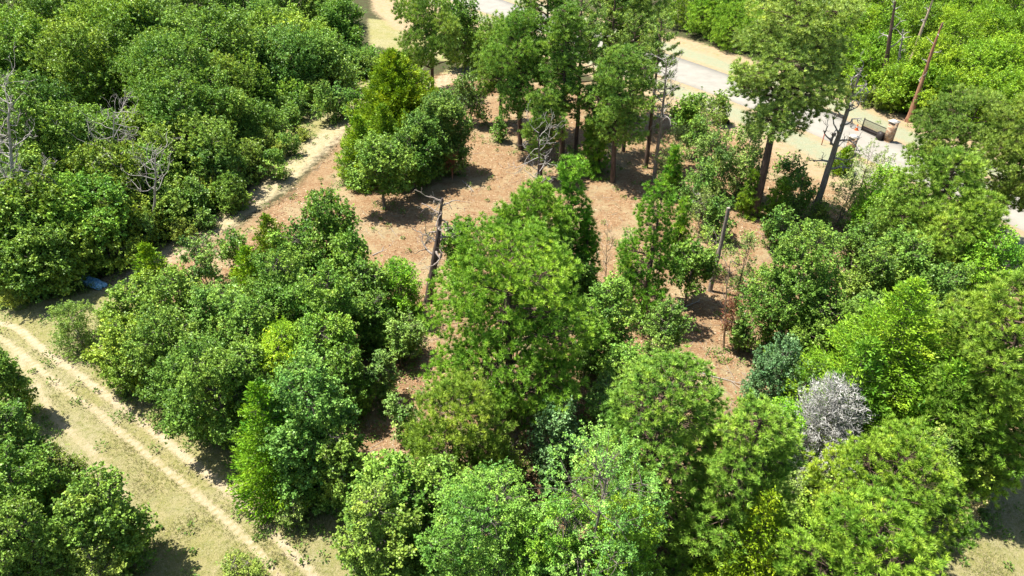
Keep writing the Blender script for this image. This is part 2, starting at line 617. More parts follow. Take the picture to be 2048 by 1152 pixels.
def grow_mass(H, w, kind, lod, rng):
    """trunk, limbs and a crown of leafy or needled sprays on the outside of its masses"""
    pine = 'pine' in kind
    C, R, flat = masses(H, w, kind, rng)
    sparse = {'oak': 1.0, 'stem_oak': 1.0, 'elm': 1.0, 'sapling': 0.62, 'bush': 0.85, 'blue': 0.95, 'thin': 0.30, 'pine': 1.0, 'young_pine': 0.8, 'tall_pine': 0.9, 'giant_pine': 0.85}[kind]
    L = leaf_size(lod) * {'elm': 0.82, 'bush': 0.72, 'thin': 0.8, 'sapling': 0.9}.get(kind, 1.0)
    sc = L / 0.105
    at = (0.135 if not pine else 0.19) * sc ** (1.7 if not pine else 1.35) / sparse
    tips, dirs, tone, own = [], [], [], []
    vd = unit(rng.normal(size=(6, 3)))
    for i, (c, r) in enumerate(zip(C, R)):
        n = int(4 * math.pi * r * r / at * 1.05) + 4
        d = unit(rng.normal(size=(n, 3)) + np.array([0, 0, 0.18]))
        d = d[d[:, 2] > -0.75]
        f = rng.uniform(0.5 if not pine else 0.62, 1.08, len(d)) + (rng.uniform(size=len(d)) < 0.2) * rng.uniform(0.05, 0.4, len(d)) * (0.5 / max(r, 0.5)) ** 0.5
        p = c + d * (r * f)[:, None] * np.array([1, 1, flat])
        ok = p[:, 2] > 0.12
        for j, (c2, r2) in enumerate(zip(C, R)):
            if j != i:
                q = (p - c2) / np.array([1, 1, flat])
                ok &= np.linalg.norm(q, axis=1) > 0.80 * r2
        # holes in the crown
        g = np.sin(p @ vd.T * 3.4 + np.arange(6)).sum(1) / 6
        ok &= g > (-0.52 if pine else -0.32 if sparse > 0.9 else -0.2)
        p, d = p[ok], d[ok]
        tips.append(p)
        up = 0.45 if not pine else 0.75
        ax = unit(p - np.array([0, 0, H * 0.25]))
        dirs.append(unit(d * 0.7 + ax * 0.5 + np.array([0, 0, up]) + rng.normal(size=p.shape) * 0.3))
        tone.append(np.full(len(p), 0.5 + rng.normal() * 0.13) + rng.normal(size=len(p)) * 0.12)
        own.append(np.full(len(p), i))
    T, D, tn, own = np.concatenate(tips), np.concatenate(dirs), np.clip(np.concatenate(tone), 0, 1), np.concatenate(own)
    n = len(T)
    mb = MB()
    if pine:
        k = 2
        idx = np.repeat(np.arange(n), k)
        u = np.tile(np.array([-0.42, 0.1]), n)
        cpos = T[idx] + D[idx] * (u * 0.6 * sc)[:, None] + rng.normal(size=(n * k, 3)) * 0.05 * sc
        cdir = unit(D[idx] + rng.normal(size=cpos.shape) * 0.25 + np.array([0, 0, 0.3]))
        per = (42, 38, 34, 26)[lod]
        j = np.repeat(np.arange(n * k), per)
        dd = unit(cdir[j] * 1.1 + unit(rng.normal(size=(len(j), 3))))
        needles(mb, cpos[j] - cdir[j] * 0.06, dd, 0.23 * sc ** 0.9 * rng.uniform(0.7, 1.1, len(j)), 0.031 * sc ** 0.95, tn[idx][j], rng)
    else:
        k = 6
        idx = np.repeat(np.arange(n), k)
        u = np.tile(np.linspace(-0.85, 0.3, k), n)
        cpos = T[idx] + D[idx] * (u * 0.46 * sc)[:, None] + rng.normal(size=(n * k, 3)) * 0.07 * sc
        per = 7
        j = np.repeat(np.arange(n * k), per)
        dd = unit(D[idx][j] * 0.55 + rng.normal(size=(len(j), 3)) * 0.75)
        N = unit(np.array([0, 0, 0.9]) + D[idx][j] * 0.3 + rng.normal(size=dd.shape) * 0.5)
        s = rng.uniform(0.65, 1.25, len(j))
        wf = {'oak': 0.72, 'stem_oak': 0.72, 'elm': 0.5, 'sapling': 0.7, 'bush': 0.5, 'blue': 0.7, 'thin': 0.45}[kind]
        leaf_quads(mb, cpos[j] + dd * 0.02, dd, N, L * s, L * wf * s, tn[idx][j])
    # wood
    tb = MB()
    tr = max(0.025, 0.013 * H + 0.010 * w) * (1.25 if pine else 0.6 if kind in ('sapling', 'thin', 'bush', 'blue') else 1)
    top = np.array([C[-3][0], C[-3][1], C[-3][2]])
    m = 8
    tp = wobble(np.array([0, 0, -0.3]), top, m, (0.10 if pine else 0.22) * min(1, w / 4), rng)
    tube(tb, tp, np.linspace(tr, 0.02, m), 8)
    stems = [tp]
    if kind in ('sapling', 'bush', 'blue', 'thin'):
        for q in range(2):
            e = C[rng.integers(0, len(C) - 3)]
            st = wobble(np.array([rng.normal() * 0.1, rng.normal() * 0.1, -0.3]), e, 6, 0.12, rng)
            tube(tb, st, np.linspace(tr * 0.8, 0.015, 6), 6)
    for i in range(len(C)):
        zt = max(0.35 * H * 0.3, C[i][2] - (0.15 if pine else 0.35) * np.hypot(C[i][0], C[i][1]) - 0.2 * R[i])
        a0 = np.array([np.interp(zt, tp[:, 2], tp[:, q]) for q in range(3)])
        r0 = tr * (1 - 0.75 * zt / H) * rng.uniform(0.4, 0.6)
        lp = wobble(a0, C[i], 5, 0.12, rng)
        tube(tb, lp, np.linspace(r0, 0.02, 5), 5, cap=False)
        mine = np.where(own == i)[0]
        if len(mine):
            for q in rng.choice(mine, min(len(mine), 14 if lod < 3 else 7), replace=False):
                tube(tb, wobble(lp[rng.integers(2, 5)], T[q], 4, 0.06, rng), np.linspace(max(0.012, r0 * 0.35), 0.006, 4), 3, cap=False)
    return tb, mb


def pine_profile(t, style):
    """crown half width at t = 0 (crown base) .. 1 (top)"""
    if style == 'young':
        return (1 - t) ** 0.75 * min(1, 0.55 + 2.2 * t) if t < 1 else 0
    if style == 'spread':
        return math.sqrt(max(0, 1 - (abs(t - 0.38) / 0.64) ** 2.2))
    return math.sqrt(max(0, 1 - (abs(t - 0.45) / 0.58) ** 2))


def grow_pine(H, w, kind, lod, rng):
    cb, style, dens = {'pine': (0.12, 'spread', 1.0), 'young_pine': (0.06, 'young', 1.0), 'tall_pine': (0.30, 'tall', 0.8),
                       'open_pine': (0.30, 'tall', 0.62)}[kind]
    tb, mb = MB(), MB()
    tr = 0.012 * H + 0.05
    lean = rng.normal(size=2) * 0.012 * H
    n = 9
    tt = np.linspace(0, 1, n)
    path = np.stack([lean[0] * tt ** 2, lean[1] * tt ** 2, -0.3 + (H * 0.985 + 0.3) * tt], 1)
    path[1:-1, :2] += rng.normal(size=(n - 2, 2)) * 0.03
    tube(tb, path, tr * (1 - 0.86 * tt) + 0.012, 8)

    def axis_at(z):
        t = np.clip((z + 0.3) / (H + 0.3), 0, 1)
        return np.array([np.interp(t, tt, path[:, 0]), np.interp(t, tt, path[:, 1]), z])
    zone = H * (1 - cb)
    nb = int(np.clip(zone * w * 1.0 * dens + 10, 14, 120))
    sc = (1.0, 1.0, 1.25, 1.5)[lod]
    nL = 0.20 * (1 + 0.15 * (sc - 1))
    tuftsP, tuftsD, tuftsT = [], [], []
    ang = rng.uniform(0, 6.28)
    for b in range(nb):
        t = (b + rng.uniform(0, 1)) / nb
        t = t ** (0.92 if style == 'young' else 0.85)
        z = H * cb + zone * t
        ang += 2.399 + rng.normal() * 0.35
        R = w / 2 * pine_profile(min(t, 0.995), style) * rng.uniform(0.66, 1.1)
        if kind in ('tall_pine', 'open_pine') and t < 0.25:
            R *= rng.uniform(0.35, 1.1)
        R = max(R, 0.22)
        rise = R * (0.10 + 0.55 * t) + rng.normal() * 0.05 * R
        o = axis_at(z - rise * 0.6)
        d = np.array([math.cos(ang), math.sin(ang), 0])
        m = max(4, int(R * 1.6) + 3)
        u = np.linspace(0, 1, m)
        P = o + d * R * u[:, None]
        side = np.array([-d[1], d[0], 0])
        P += side * (np.sin(u * 2.2 + rng.uniform(0, 3)) * 0.09 * R)[:, None] * u[:, None]
        P[:, 2] += rise * u ** 1.6
        r0 = min(tr * 0.4, 0.018 * R + 0.012)
        tube(tb, P, np.linspace(r0, 0.008, m), 4, cap=False)
        ns = max(4, int(R * 8.5))
        for s in range(ns):
            k = rng.uniform(0.32, 1.0) if R > 0.8 else rng.uniform(0.1, 1)
            base = np.array([np.interp(k, u, P[:, q]) for q in range(3)])
            sg = rng.choice((-1, 1))
            sl = (0.16 + 0.42 * R * (1.15 - k)) * rng.uniform(0.6, 1.25)
            sl = min(sl, 1.15)
            sd = unit(d * rng.uniform(0.4, 1.1) + side * sg * rng.uniform(0.3, 1.0) + np.array([0, 0, rng.uniform(0.05, 0.6)]))
            tip = base + sd * sl
            if sl > 0.35:
                tube(tb, np.stack([base, base * 0.5 + tip * 0.5 + [0, 0, -0.03], tip]), [r0 * 0.4, r0 * 0.3, 0.006], 3, cap=False)
            nt_ = 1 + int(sl * 4.2)
            tone = np.clip(0.5 + rng.normal() * 0.2, 0, 1)
            for q in range(nt_):
                kk = 1 - q / (nt_ + 0.5) * 0.85
                pt = base + (tip - base) * kk + rng.normal(size=3) * 0.07
                tuftsP.append(pt)
                tuftsD.append(unit(sd * 0.8 + np.array([0, 0, 0.75]) + rng.normal(size=3) * 0.35))
                tuftsT.append(tone)
    tuftsP.append(axis_at(H * 0.985))
    tuftsD.append(np.array([0, 0, 1.0]))
    tuftsT.append(0.6)
    TP, TD, TT = np.array(tuftsP), np.array(tuftsD), np.array(tuftsT)
    if lod >= 2:
        keep = rng.uniform(size=len(TP)) < (0.8 if lod == 2 else 0.62)
        TP, TD, TT = TP[keep], TD[keep], TT[keep]
    per = (24, 18, 14, 12)[lod]
    idx = np.repeat(np.arange(len(TP)), per)
    dirs = unit(TD[idx] * 0.62 + unit(rng.normal(size=(len(idx), 3))) * 0.95)
    ln = nL * sc * rng.uniform(0.65, 1.1, len(idx))
    st = TP[idx] + TD[idx] * rng.uniform(-0.13, 0.08, (len(idx), 1)) * sc
    needles(mb, st, dirs, ln, 0.042 * sc ** 1.4, TT[idx], rng)
    return tb, mb


def grow_cedar(H, w, kind, lod, rng):
    tb, mb = MB(), MB()
    dead = kind == 'dead_cedar'
    tr = 0.014 * H + 0.04
    tube(tb, wobble(np.array([0, 0, -0.3]), np.array([rng.normal() * 0.1, rng.normal() * 0.1, H * 0.96]), 7, 0.08, rng), np.linspace(tr, 0.015, 7), 7)
    nb = int(np.clip(H * w * 4.5, 70, 330))
    L = (0.17, 0.21, 0.27, 0.34)[lod]
    P, D, N, T = [], [], [], []
    ang = 0
    # side spires
    sp = [(rng.uniform(0, 6.28), rng.uniform(0.12, 0.3) * w, rng.uniform(0.55, 0.85)) for _ in range(4)]
    for b in range(nb):
        t = ((b + rng.uniform()) / nb) ** 1.25
        z = H * (0.03 + 0.95 * t)
        ang += 2.399 + rng.normal() * 0.2
        R = w / 2 * ((1 - t) ** (0.45 if dead else 0.66) * min(1.0, 0.72 + 1.4 * t)) * rng.uniform(0.70, 1.12)
        for (sa, sr, sh) in sp:
            if t < sh and abs((ang - sa + math.pi) % (2 * math.pi) - math.pi) < 0.5:
                R = max(R, (w / 2) * 0.9 * (1 - (t / sh) ** 2) ** 0.5 + 0.1)
        R = max(R, 0.15)
        d = np.array([math.cos(ang), math.sin(ang), 0])
        up = R * rng.uniform(0.25, 0.6) * (0.5 + t)
        m = max(4, int(R * (9 if not dead else 7) / (L / 0.17)))
        u = np.linspace(0.25, 1, m) + rng.normal(size=m) * 0.02
        base = np.array([0, 0, z - up * 0.6]) + d * R * u[:, None] + np.array([0, 0, 1]) * (up * u ** 1.5)[:, None]
        tube(tb, np.stack([[0, 0, max(0.05, z - up * 0.6)], base[m // 2], base[-1]]), [0.012 + 0.008 * R, 0.012, 0.005], 3, cap=False)
        tone = np.clip(0.5 + rng.normal() * 0.2, 0, 1)
        per = 11 if not dead else 13
        spread = (0.10 + 0.14 * R) * (1.15 - u)[:, None, None]
        pp = base[:, None, :] + rng.normal(size=(m, per, 3)) * (spread + 0.03)
        dd = unit(d * 0.75 + np.array([0, 0, 0.55]) + rng.normal(size=(m, per, 3)) * (0.5 if not dead else 0.8))
        P.append(pp.reshape(-1, 3))
        D.append(dd.reshape(-1, 3))
        T.append(np.full(m * per, tone))
    P, D, T = np.concatenate(P), np.concatenate(D), np.concatenate(T)
    P[:, 2] = np.maximum(P[:, 2], 0.05)
    s = rng.uniform(0.6, 1.2, len(P))
    N = unit(rng.normal(size=P.shape) + np.array([0, 0, 0.7]))
    if dead:
        needles(mb, P, D, L * 1.25 * s, 0.030, T, rng)
    else:
        leaf_quads(mb, P, D, N, L * s, L * 0.34 * s, T, 0.05)
    return tb, mb


CACHE = {}
RNG0 = 7


def species(kind, H, w, lod, var):
    q = lambda v: round(math.log(v) / math.log(1.22))
    key = (kind, q(H), q(w), lod, var)
    if key not in CACHE:
        Hq, wq = 1.22 ** key[1], 1.22 ** key[2]
        rng = np.random.default_rng(abs(hash((kind.__len__(), ord(kind[0]), ord(kind[-1]), key[1] + 50, key[2] + 50, lod, var))) % (2 ** 31))
        if kind in ('oak', 'stem_oak', 'elm', 'sapling', 'bush', 'blue', 'thin'):
            tb, mb = grow_mass(Hq, wq, kind, lod, rng)
            mt, mc = M_OAKBARK, M_LEAF
        elif 'pine' in kind:
            tb, mb = (grow_mass if kind in ('pine', 'young_pine', 'tall_pine', 'giant_pine') else grow_pine)(Hq, wq, kind, lod, rng)
            mt, mc = M_PINEBARK, M_NEEDLE
        else:
            tb, mb = grow_cedar(Hq, wq, kind, lod, rng)
            mt, mc = (M_GREYWOOD, M_TWIG) if kind == 'dead_cedar' else (M_OAKBARK, M_CEDAR)
        CACHE[key] = (tb.mesh('trunk', mt, smooth=True), mb.mesh('crown', mc, attr=True), Hq, wq)
    return CACHE[key]


TINT = {
    'oak': (0.190, 0.325, 0.050), 'stem_oak': (0.185, 0.325, 0.048), 'elm': (0.215, 0.41, 0.030), 'sapling': (0.185, 0.325, 0.060), 'bush': (0.24, 0.34, 0.06),
    'blue': (0.165, 0.30, 0.085), 'thin': (0.25, 0.36, 0.09),
    'pine': (0.245, 0.425, 0.045), 'young_pine': (0.20, 0.40, 0.035), 'tall_pine': (0.24, 0.395, 0.065), 'giant_pine': (0.27, 0.40, 0.08), 'open_pine': (0.24, 0.38, 0.07),
    'cedar': (0.165, 0.315, 0.018), 'dead_cedar': (0.35, 0.34, 0.315)}
NAME = {'oak': 'oak_tree', 'stem_oak': 'oak_tree', 'elm': 'elm_tree', 'sapling': 'oak_sapling', 'bush': 'leafy_shrub', 'blue': 'leafy_shrub', 'thin': 'elm_sapling',
        'pine': 'pine_tree', 'young_pine': 'pine_tree', 'tall_pine': 'pine_tree', 'giant_pine': 'pine_tree', 'open_pine': 'pine_tree',
        'cedar': 'cedar_tree', 'dead_cedar': 'dead_cedar_tree'}
CAT = {'oak': 'tree', 'stem_oak': 'tree', 'elm': 'tree', 'sapling': 'sapling', 'bush': 'shrub', 'blue': 'shrub', 'thin': 'sapling',
       'pine': 'pine tree', 'young_pine': 'pine tree', 'tall_pine': 'pine tree', 'giant_pine': 'pine tree', 'open_pine': 'pine tree',
       'cedar': 'cedar tree', 'dead_cedar': 'dead tree'}
PY = random.Random(11)
PLANTED = []


def empty(name, loc, label, cat, group=None):
    o = bpy.data.objects.new(name, None)
    COL.objects.link(o)
    o.location = loc
    o.empty_display_size = 0.3
    o['label'] = label
    o['category'] = cat
    if group:
        o['group'] = group
    return o


def part(name, me, parent):
    o = bpy.data.objects.new(name, me)
    COL.objects.link(o)
    o.parent = parent
    return o


WOODS = poly_w([(-900, -100), (745, -100), (745, 150), (690, 158), (602, 222), (542, 280), (512, 340), (468, 372), (412, 425), (365, 458), (285, 500), (225, 538), (130, 585), (0, 618), (-500, 640)])

FARW = poly_w([(1290, -100), (1365, 55), (1430, 95), (1480, 112), (1580, 145), (1690, 188), (1760, 218), (1830, 242), (1900, 268), (2000, 308), (2300, 420), (2700, -100)])


def plant(kind, cx, ty, hb, w, label, group=None, tint=(1, 1, 1), fence=None):
    """cx, ty: column of the crown and row of its top; hb: row of the foot (over 40) or height in metres; w: crown width in columns"""
    if hb > 40:
        ym = ty * 0.55 + hb * 0.45
        bx = 1024 + (cx - 1024) * (YV - hb) / (YV - ym)
        p = ray(bx, hb)
        H = height_at(p.y, ty)
    else:
        H = hb
        tx = 1024 + (cx - 1024) * (YV - ty) / (YV - ty - 60)
        p = ray(tx, ty, H)
        while fence is not None:
            W0 = w * depth(p.x, p.y, H) / FPX
            d_ = seg_dist([p.x], [p.y], fence)[0] * (1 if inside([p.x], [p.y], fence)[0] else -1)
            if d_ > 0.20 * W0 and H <= 5.0 + 0.9 * d_:
                break
            H -= 0.3
            if H < 2.6:
                return None
            p = ray(tx, ty, H)
        if fence is not None and H < 4.5:
            w *= 0.8
    Z = depth(p.x, p.y, H * 0.6)
    W = w * Z / FPX * (1.2 if group else 1.08 if kind == 'pine' else 0.98 if kind == 'tall_pine' else 1.4 if 'cedar' in kind else 1.07)
    lod = 0 if Z < 30 else 1 if Z < 46 else 2 if Z < 74 else 3
    tm, cm, Hq, wq = species(kind, H, W, lod, PY.randrange(3))
    root = empty(NAME[kind], (p.x, p.y, gz1(p.x, p.y)), label, CAT[kind], group)
    root.rotation_euler = (0, 0, PY.uniform(0, 6.28))
    root.scale = (W / wq, W / wq, H / Hq)
    part('trunk', tm, root)
    c = part('crown', cm, root)
    b = TINT[kind]
    j = PY.uniform(0.9, 1.12)
    c.color = (b[0] * tint[0] * j * PY.uniform(0.93, 1.07), b[1] * tint[1] * j, b[2] * tint[2] * j, 1)
    PLANTED.append((kind, cx, ty, round(H, 1), round(W, 1), round(Z), label))
    return root


Y_ = (1.13, 1.05, 0.9)     # yellower
B_ = (0.90, 0.97, 1.15)    # bluer
D_ = (0.84, 0.9, 0.85)      # deeper
P_ = (1.10, 1.06, 1.3)     # paler

build_ground()
build_road()
#TREES
# ------------------------------------------------------------------ the trees the photo shows one by one
# left-middle clump between the rutted track and the clearing
L = [
 ('oak', 655, 388, 560, 118, 'dark green oak at the far tip of the clump, its top against the bare clearing', D_),
 ('oak', 598, 455, 610, 110, 'dark oak left of the tree at the clump tip and right of the small cedars', D_),
 ('oak', 700, 470, 622, 100, 'green oak on the clearing edge of the clump, left of the charred snag', D_),
 ('cedar', 540, 432, 520, 70, 'small dark cedar beside the mulched path at the upper left of the clump', (1, .9, 1)),
 ('sapling', 470, 463, 540, 66, 'small leafy sapling alone on the pink path left of the small cedars', D_),
 ('cedar', 500, 492, 600, 80, 'yellow green cedar just below the lone sapling on the path', Y_),
 ('oak', 560, 505, 690, 140, 'wide oak in the middle of the clump behind the bright elm', (1, 1, 1)),
 ('oak', 650, 540, 735, 150, 'broad dark oak at the heart of the clump', D_),
 ('elm', 795, 522, 640, 105, 'bright green young elm standing left of the charred snag foot', (.9, 1, 1)),
 ('oak', 735, 530, 660, 100, 'oak wedged between the bright young elm and the heart of the clump', D_),
 ('sapling', 822, 625, 710, 66, 'slim sapling beneath the foot of the charred snag', P_),
 ('sapling', 400, 468, 580, 76, 'pale oak sapling rising between two bare patches of the path', P_),
 ('cedar', 300, 490, 575, 55, 'yellowish cedar sapling by the bare sand patch right of the blue tarp', Y_),
 ('oak', 360, 545, 700, 120, 'green oak behind the bare patch, right of the track-side thicket top', (1, 1, 1)),
 ('oak', 452, 570, 735, 130, 'greyish green oak with see-through crown left of the clump centre', P_),
 ('oak', 515, 600, 770, 120, 'oak above the brightest yellow green elm of the clump', (1, 1, 1)),
 ('oak', 280, 570, 705, 125, 'pale topped oak next to the sandy patch at the left end of the clump', Y_),
 ('bush', 238, 606, 700, 90, 'feathery pale shrub left of the pale topped oak, close to the blue tarp', P_),
 ('bush', 152, 612, 705, 105, 'round feathery shrub at the far left end of the clump beside the track', (.9, .95, 1)),
 ('oak', 338, 630, 790, 150, 'oak on the track side of the clump with its crown over the grass', (1, 1, 1)),
 ('oak', 255, 640, 770, 120, 'oak right of the round feathery shrub at the track edge', Y_),
 ('oak', 400, 680, 820, 130, 'oak second row from the track in the left part of the clump', (1, 1, 1)),
 ('elm', 562, 655, 810, 120, 'brightest yellow green elm in the clump, in full sun', (1.3, 1.18, 1)),
 ('oak', 645, 640, 800, 150, 'leafy oak right of the brightest yellow green elm', (1.1, 1.1, 1)),
 ('oak', 695, 700, 835, 85, 'dark oak overhanging the shaded bare strip', D_),
 ('oak', 428, 700, 890, 190, 'large oak leaning out over the grass beside the double ruts', (1, 1, 1)),
 ('cedar', 540, 770, 990, 150, 'big dark cedar at the grass edge, lower left flank of the clump', (1, 1.05, 1)),
 ('oak', 620, 740, 975, 180, 'tall bluish oak above the big dark cedar', B_),
 ('oak', 685, 865, 1030, 80, 'narrow oak at the lower tip of the clump between grass and bare strip', (1, 1, 1)),
 ('oak', 630, 880, 1010, 90, 'small oak half hidden at the foot of the tall bluish oak', (1, 1, 1)),
 ('oak', 500, 700, 850, 110, 'shaded oak between the large leaning oak and the yellow green elm', D_),
 ('sapling', 764, 712, 800, 62, 'pale sapling standing on the shaded bare strip', P_),
 ('sapling', 800, 640, 730, 66, 'low sapling between the young elm and the great central pine', (1, 1, 1)),
 ('oak', 745, 590, 700, 90, 'oak on the brink of the shaded strip, right of the clump heart', (1, 1, 1)),
 ('bush', 590, 560, 640, 70, 'low pale bush inside the clump under the dark oaks', P_),
]
# centre
L += [
 ('pine', 1022, 462, 835, 300, 'great spreading pine in the centre of the picture, widest crown of all', (1, 1, 1)),
 ('young_pine', 1142, 322, 580, 130, 'slim upright pine right behind the great central pine', (1, .97, 1)),
 ('pine', 1065, 372, 600, 150, 'dense pine left of the slim upright pine, below the twisted grey snag', (.9, .95, 1)),
 ('young_pine', 1175, 430, 592, 66, 'thin dark pine in shade right of the slim upright pine', D_),
 ('oak', 922, 445, 560, 72, 'shadowy oak just right of the charred snag', D_),
 ('young_pine', 1302, 368, 640, 158, 'young pine with open lower branches in the right clearing', (.95, 1, 1)),
 ('stem_oak', 1382, 488, 605, 84, 'small oak casting a round shadow beside the young pine', (1, 1, 1)),
 ('sapling', 1330, 604, 722, 90, 'small oak in the clearing below the foot of the young pine', (1, 1, 1)),
 ('oak', 1218, 562, 745, 105, 'greyish oak right of the great central pine', (1, 1, 1)),
 ('oak', 1245, 700, 830, 110, 'low oak at the lower edge of the clearing behind the wide pine', (1, 1, 1)),
 ('sapling', 1170, 640, 760, 70, 'small oak hard against the right side of the central pine', D_),
 ('pine', 915, 778, 1000, 205, 'yellow tinged pine below the great central pine with a bare grey limb', (1.12, 1.0, 1.3)),
 ('sapling', 808, 790, 880, 60, 'small tree touching the left side of the yellow tinged pine', P_),
 ('oak', 790, 925, 1130, 150, 'oak at the lower end of the bare strip', (1.05, 1.05, 1)),
 ('oak', 765, 985, 1230, 160, 'broad oak on the bottom edge beside the grass corner', (1.1, 1.05, 1)),
 ('oak', 885, 930, 1130, 140, 'rounded oak right of the one at the end of the bare strip', (1, 1, 1)),
 ('elm', 975, 962, 1260, 250, 'large pale leafy tree with dense small leaves at bottom centre', (1.05, .98, 1.9)),
 ('blue', 1118, 812, 950, 130, 'blue green shrub in shade below the central pine', (1, 1.05, 1.4)),
 ('bush', 1010, 870, 960, 90, 'dark shrub in the shade left of the blue green shrub', D_),
 ('thin', 1195, 880, 1290, 250, 'feathery thin crowned elm with grey twigs showing at bottom centre', (.85, 1.1, .8)),
 ('elm', 1120, 1000, 1280, 150, 'light green elm under the feathery tree at the bottom edge', (.95, .98, 1.4)),
 ('elm', 1240, 1010, 1300, 150, 'low leafy elm right of the feathery tree on the bottom edge', (1, 1, 1)),
 ('pine', 1325, 730, 1100, 275, 'wide sunlit pine below the right clearing', (1.12, 1.02, 1.3)),
 ('pine', 1480, 820, 1190, 190, 'pine joined to the right side of the wide sunlit pine', (1.05, 1, 1.2)),
 ('cedar', 1505, 985, 1260, 165, 'vivid yellow green cedar at the bottom edge', (1.35, 1.15, 1)),
 ('elm', 1070, 1040, 1300, 120, 'leafy tree in the gap right of the large pale tree', P_),
]
# lower right
L += [
 ('pine', 1762, 888, 1150, 255, 'big round pine bordering the lower right grass corner', (1.1, 1.03, 1)),
 ('pine', 1700, 1025, 1360, 255, 'bright pine on the bottom edge in front of the big round pine', (1.08, 1.05, 1)),
 ('cedar', 1775, 552, 900, 250, 'tall broad yellow green cedar in the middle right', (1.18, 1.1, 1.3)),
 ('cedar', 1700, 680, 940, 150, 'green cedar left of the tall broad cedar', (1, 1.1, 1.6)),
 ('cedar', 1870, 720, 980, 160, 'green cedar right of the tall broad cedar', (1, 1.1, 1.5)),
 ('dead_cedar', 1648, 765, 965, 172, 'dead silver grey cedar standing among green trees', (1, 1, 1)),
 ('pine', 1990, 560, 960, 240, 'large light green pine filling the right edge', (1.12, 1.03, 1.2)),
 ('pine', 1970, 740, 995, 165, 'pine in front of the large pine on the right edge, above the grass corner', (1.05, 1, 1)),
 ('oak', 1592, 452, 712, 165, 'big rounded oak at the right side of the clearing', (1, 1.02, 1)),
 ('oak', 1640, 590, 760, 130, 'dark oak under the big rounded oak', D_),
 ('blue', 1555, 682, 815, 118, 'blue green shrub on the lower right rim of the clearing', (.95, .95, 1.3)),
 ('blue', 1615, 730, 850, 90, 'greyish shrub between the blue green shrub and the silver dead cedar', P_),
 ('elm', 1545, 815, 980, 105, 'bright leafy tree left of the silver dead cedar', (.95, 1, 1)),
 ('oak', 1870, 540, 700, 110, 'blue green oak right of the tall broad cedar tip', B_),
 ('elm', 1965, 470, 640, 140, 'vivid green tree beneath the roadside pines', (.92, .95, 1)),
 ('cedar', 1975, 548, 700, 90, 'dark yellowish cedar between the vivid green tree and the right edge', (.9, .85, 1)),
 ('oak', 1730, 500, 660, 100, 'green oak left of the blue green oak, near the tall cedar tip', (1, 1, 1)),
 ('oak', 1840, 880, 1060, 110, 'oak above the big round pine near the grass corner', (1.2, 1.0, 1.2)),
 ('oak', 1930, 850, 1000, 110, 'yellowish oak beside the pines over the grass corner', Y_),
 ('bush', 1600, 950, 1080, 110, 'leafy bush below the silver dead cedar', P_),
 ('elm', 1580, 1050, 1260, 110, 'leafy tree between the vivid cedar and the bright pine on the bottom edge', (1, .95, 1.2)),
 ('bush', 1925, 985, 1050, 60, 'tan weedy bush at the edge of the lower right grass', (1.7, 1.1, 3)),
 ('oak', 1720, 590, 740, 80, 'small pale oak between the dark oak and the tall broad cedar', P_),
]
# right: pines along the road and clearing edge
L += [
 ('pine', 1872, 305, 560, 160, 'full pine left of the concrete block beside the road', (1.15, 1.0, 1.3)),
 ('tall_pine', 1905, 178, 440, 165, 'pine with bare dark trunk below its crown, near the gate', (1.15, 1.03, 1.2)),
 ('pine', 1880, 430, 610, 130, 'yellowish pine under the full pine near the concrete block', (1.2, 1.02, 1.3)),
 ('tall_pine', 2035, 195, 500, 190, 'twin stemmed pine leaning over the road at the right edge', (1.1, 1, 1)),
 ('giant_pine', 1566, -25, 432, 215, 'giant pine with forked dark trunk by the road bend', (1, 1.02, 1.1)),
 ('elm', 1770, 335, 450, 105, 'light green small tree in front of the driveway gate', (1, 1, 1.2)),
 ('thin', 1735, 285, 400, 100, 'wispy pale tree beside the driveway', P_),
 ('cedar', 1690, 296, 345, 34, 'tiny cedar planted at the near stone pillar', (1.05, 1, 1)),
 ('oak', 1790, 385, 520, 110, 'leafy tree at the right rim of the clearing', (1, 1, 1)),
 ('sapling', 1432, 262, 400, 92, 'bushy oak in the trees between clearing and road', P_),
 ('sapling', 1492, 250, 395, 80, 'bushy oak right of its twin between clearing and road', P_),
 ('sapling', 1400, 330, 430, 80, 'thin oak at the back of the right clearing', (1, 1, 1)),
 ('young_pine', 1560, 360, 432, 62, 'short yellowish pine beneath the giant pine', (1.25, 1.05, 1)),
 ('young_pine', 1500, 345, 430, 54, 'small yellowish pine left of the short one beneath the giant pine', (1.2, 1.03, 1)),
 ('sapling', 1440, 395, 480, 64, 'sapling above the broken trunk stump', (1, 1, 1)),
 ('thin', 1430, 455, 545, 66, 'thin leafy sapling wrapped around the broken trunk', (1, 1.1, .8)),
 ('sapling', 1560, 420, 500, 60, 'low sapling at the back of the big rounded oak', D_),
 ('thin', 1495, 600, 690, 60, 'wispy sapling at the left foot of the big rounded oak', (1, 1, 1)),
 ('sapling', 1720, 440, 530, 70, 'small oak at the sandy gap in the right trees', D_),
 ('bush', 1640, 400, 450, 40, 'dark bush near the foot of the leaning grey snag', D_),
]
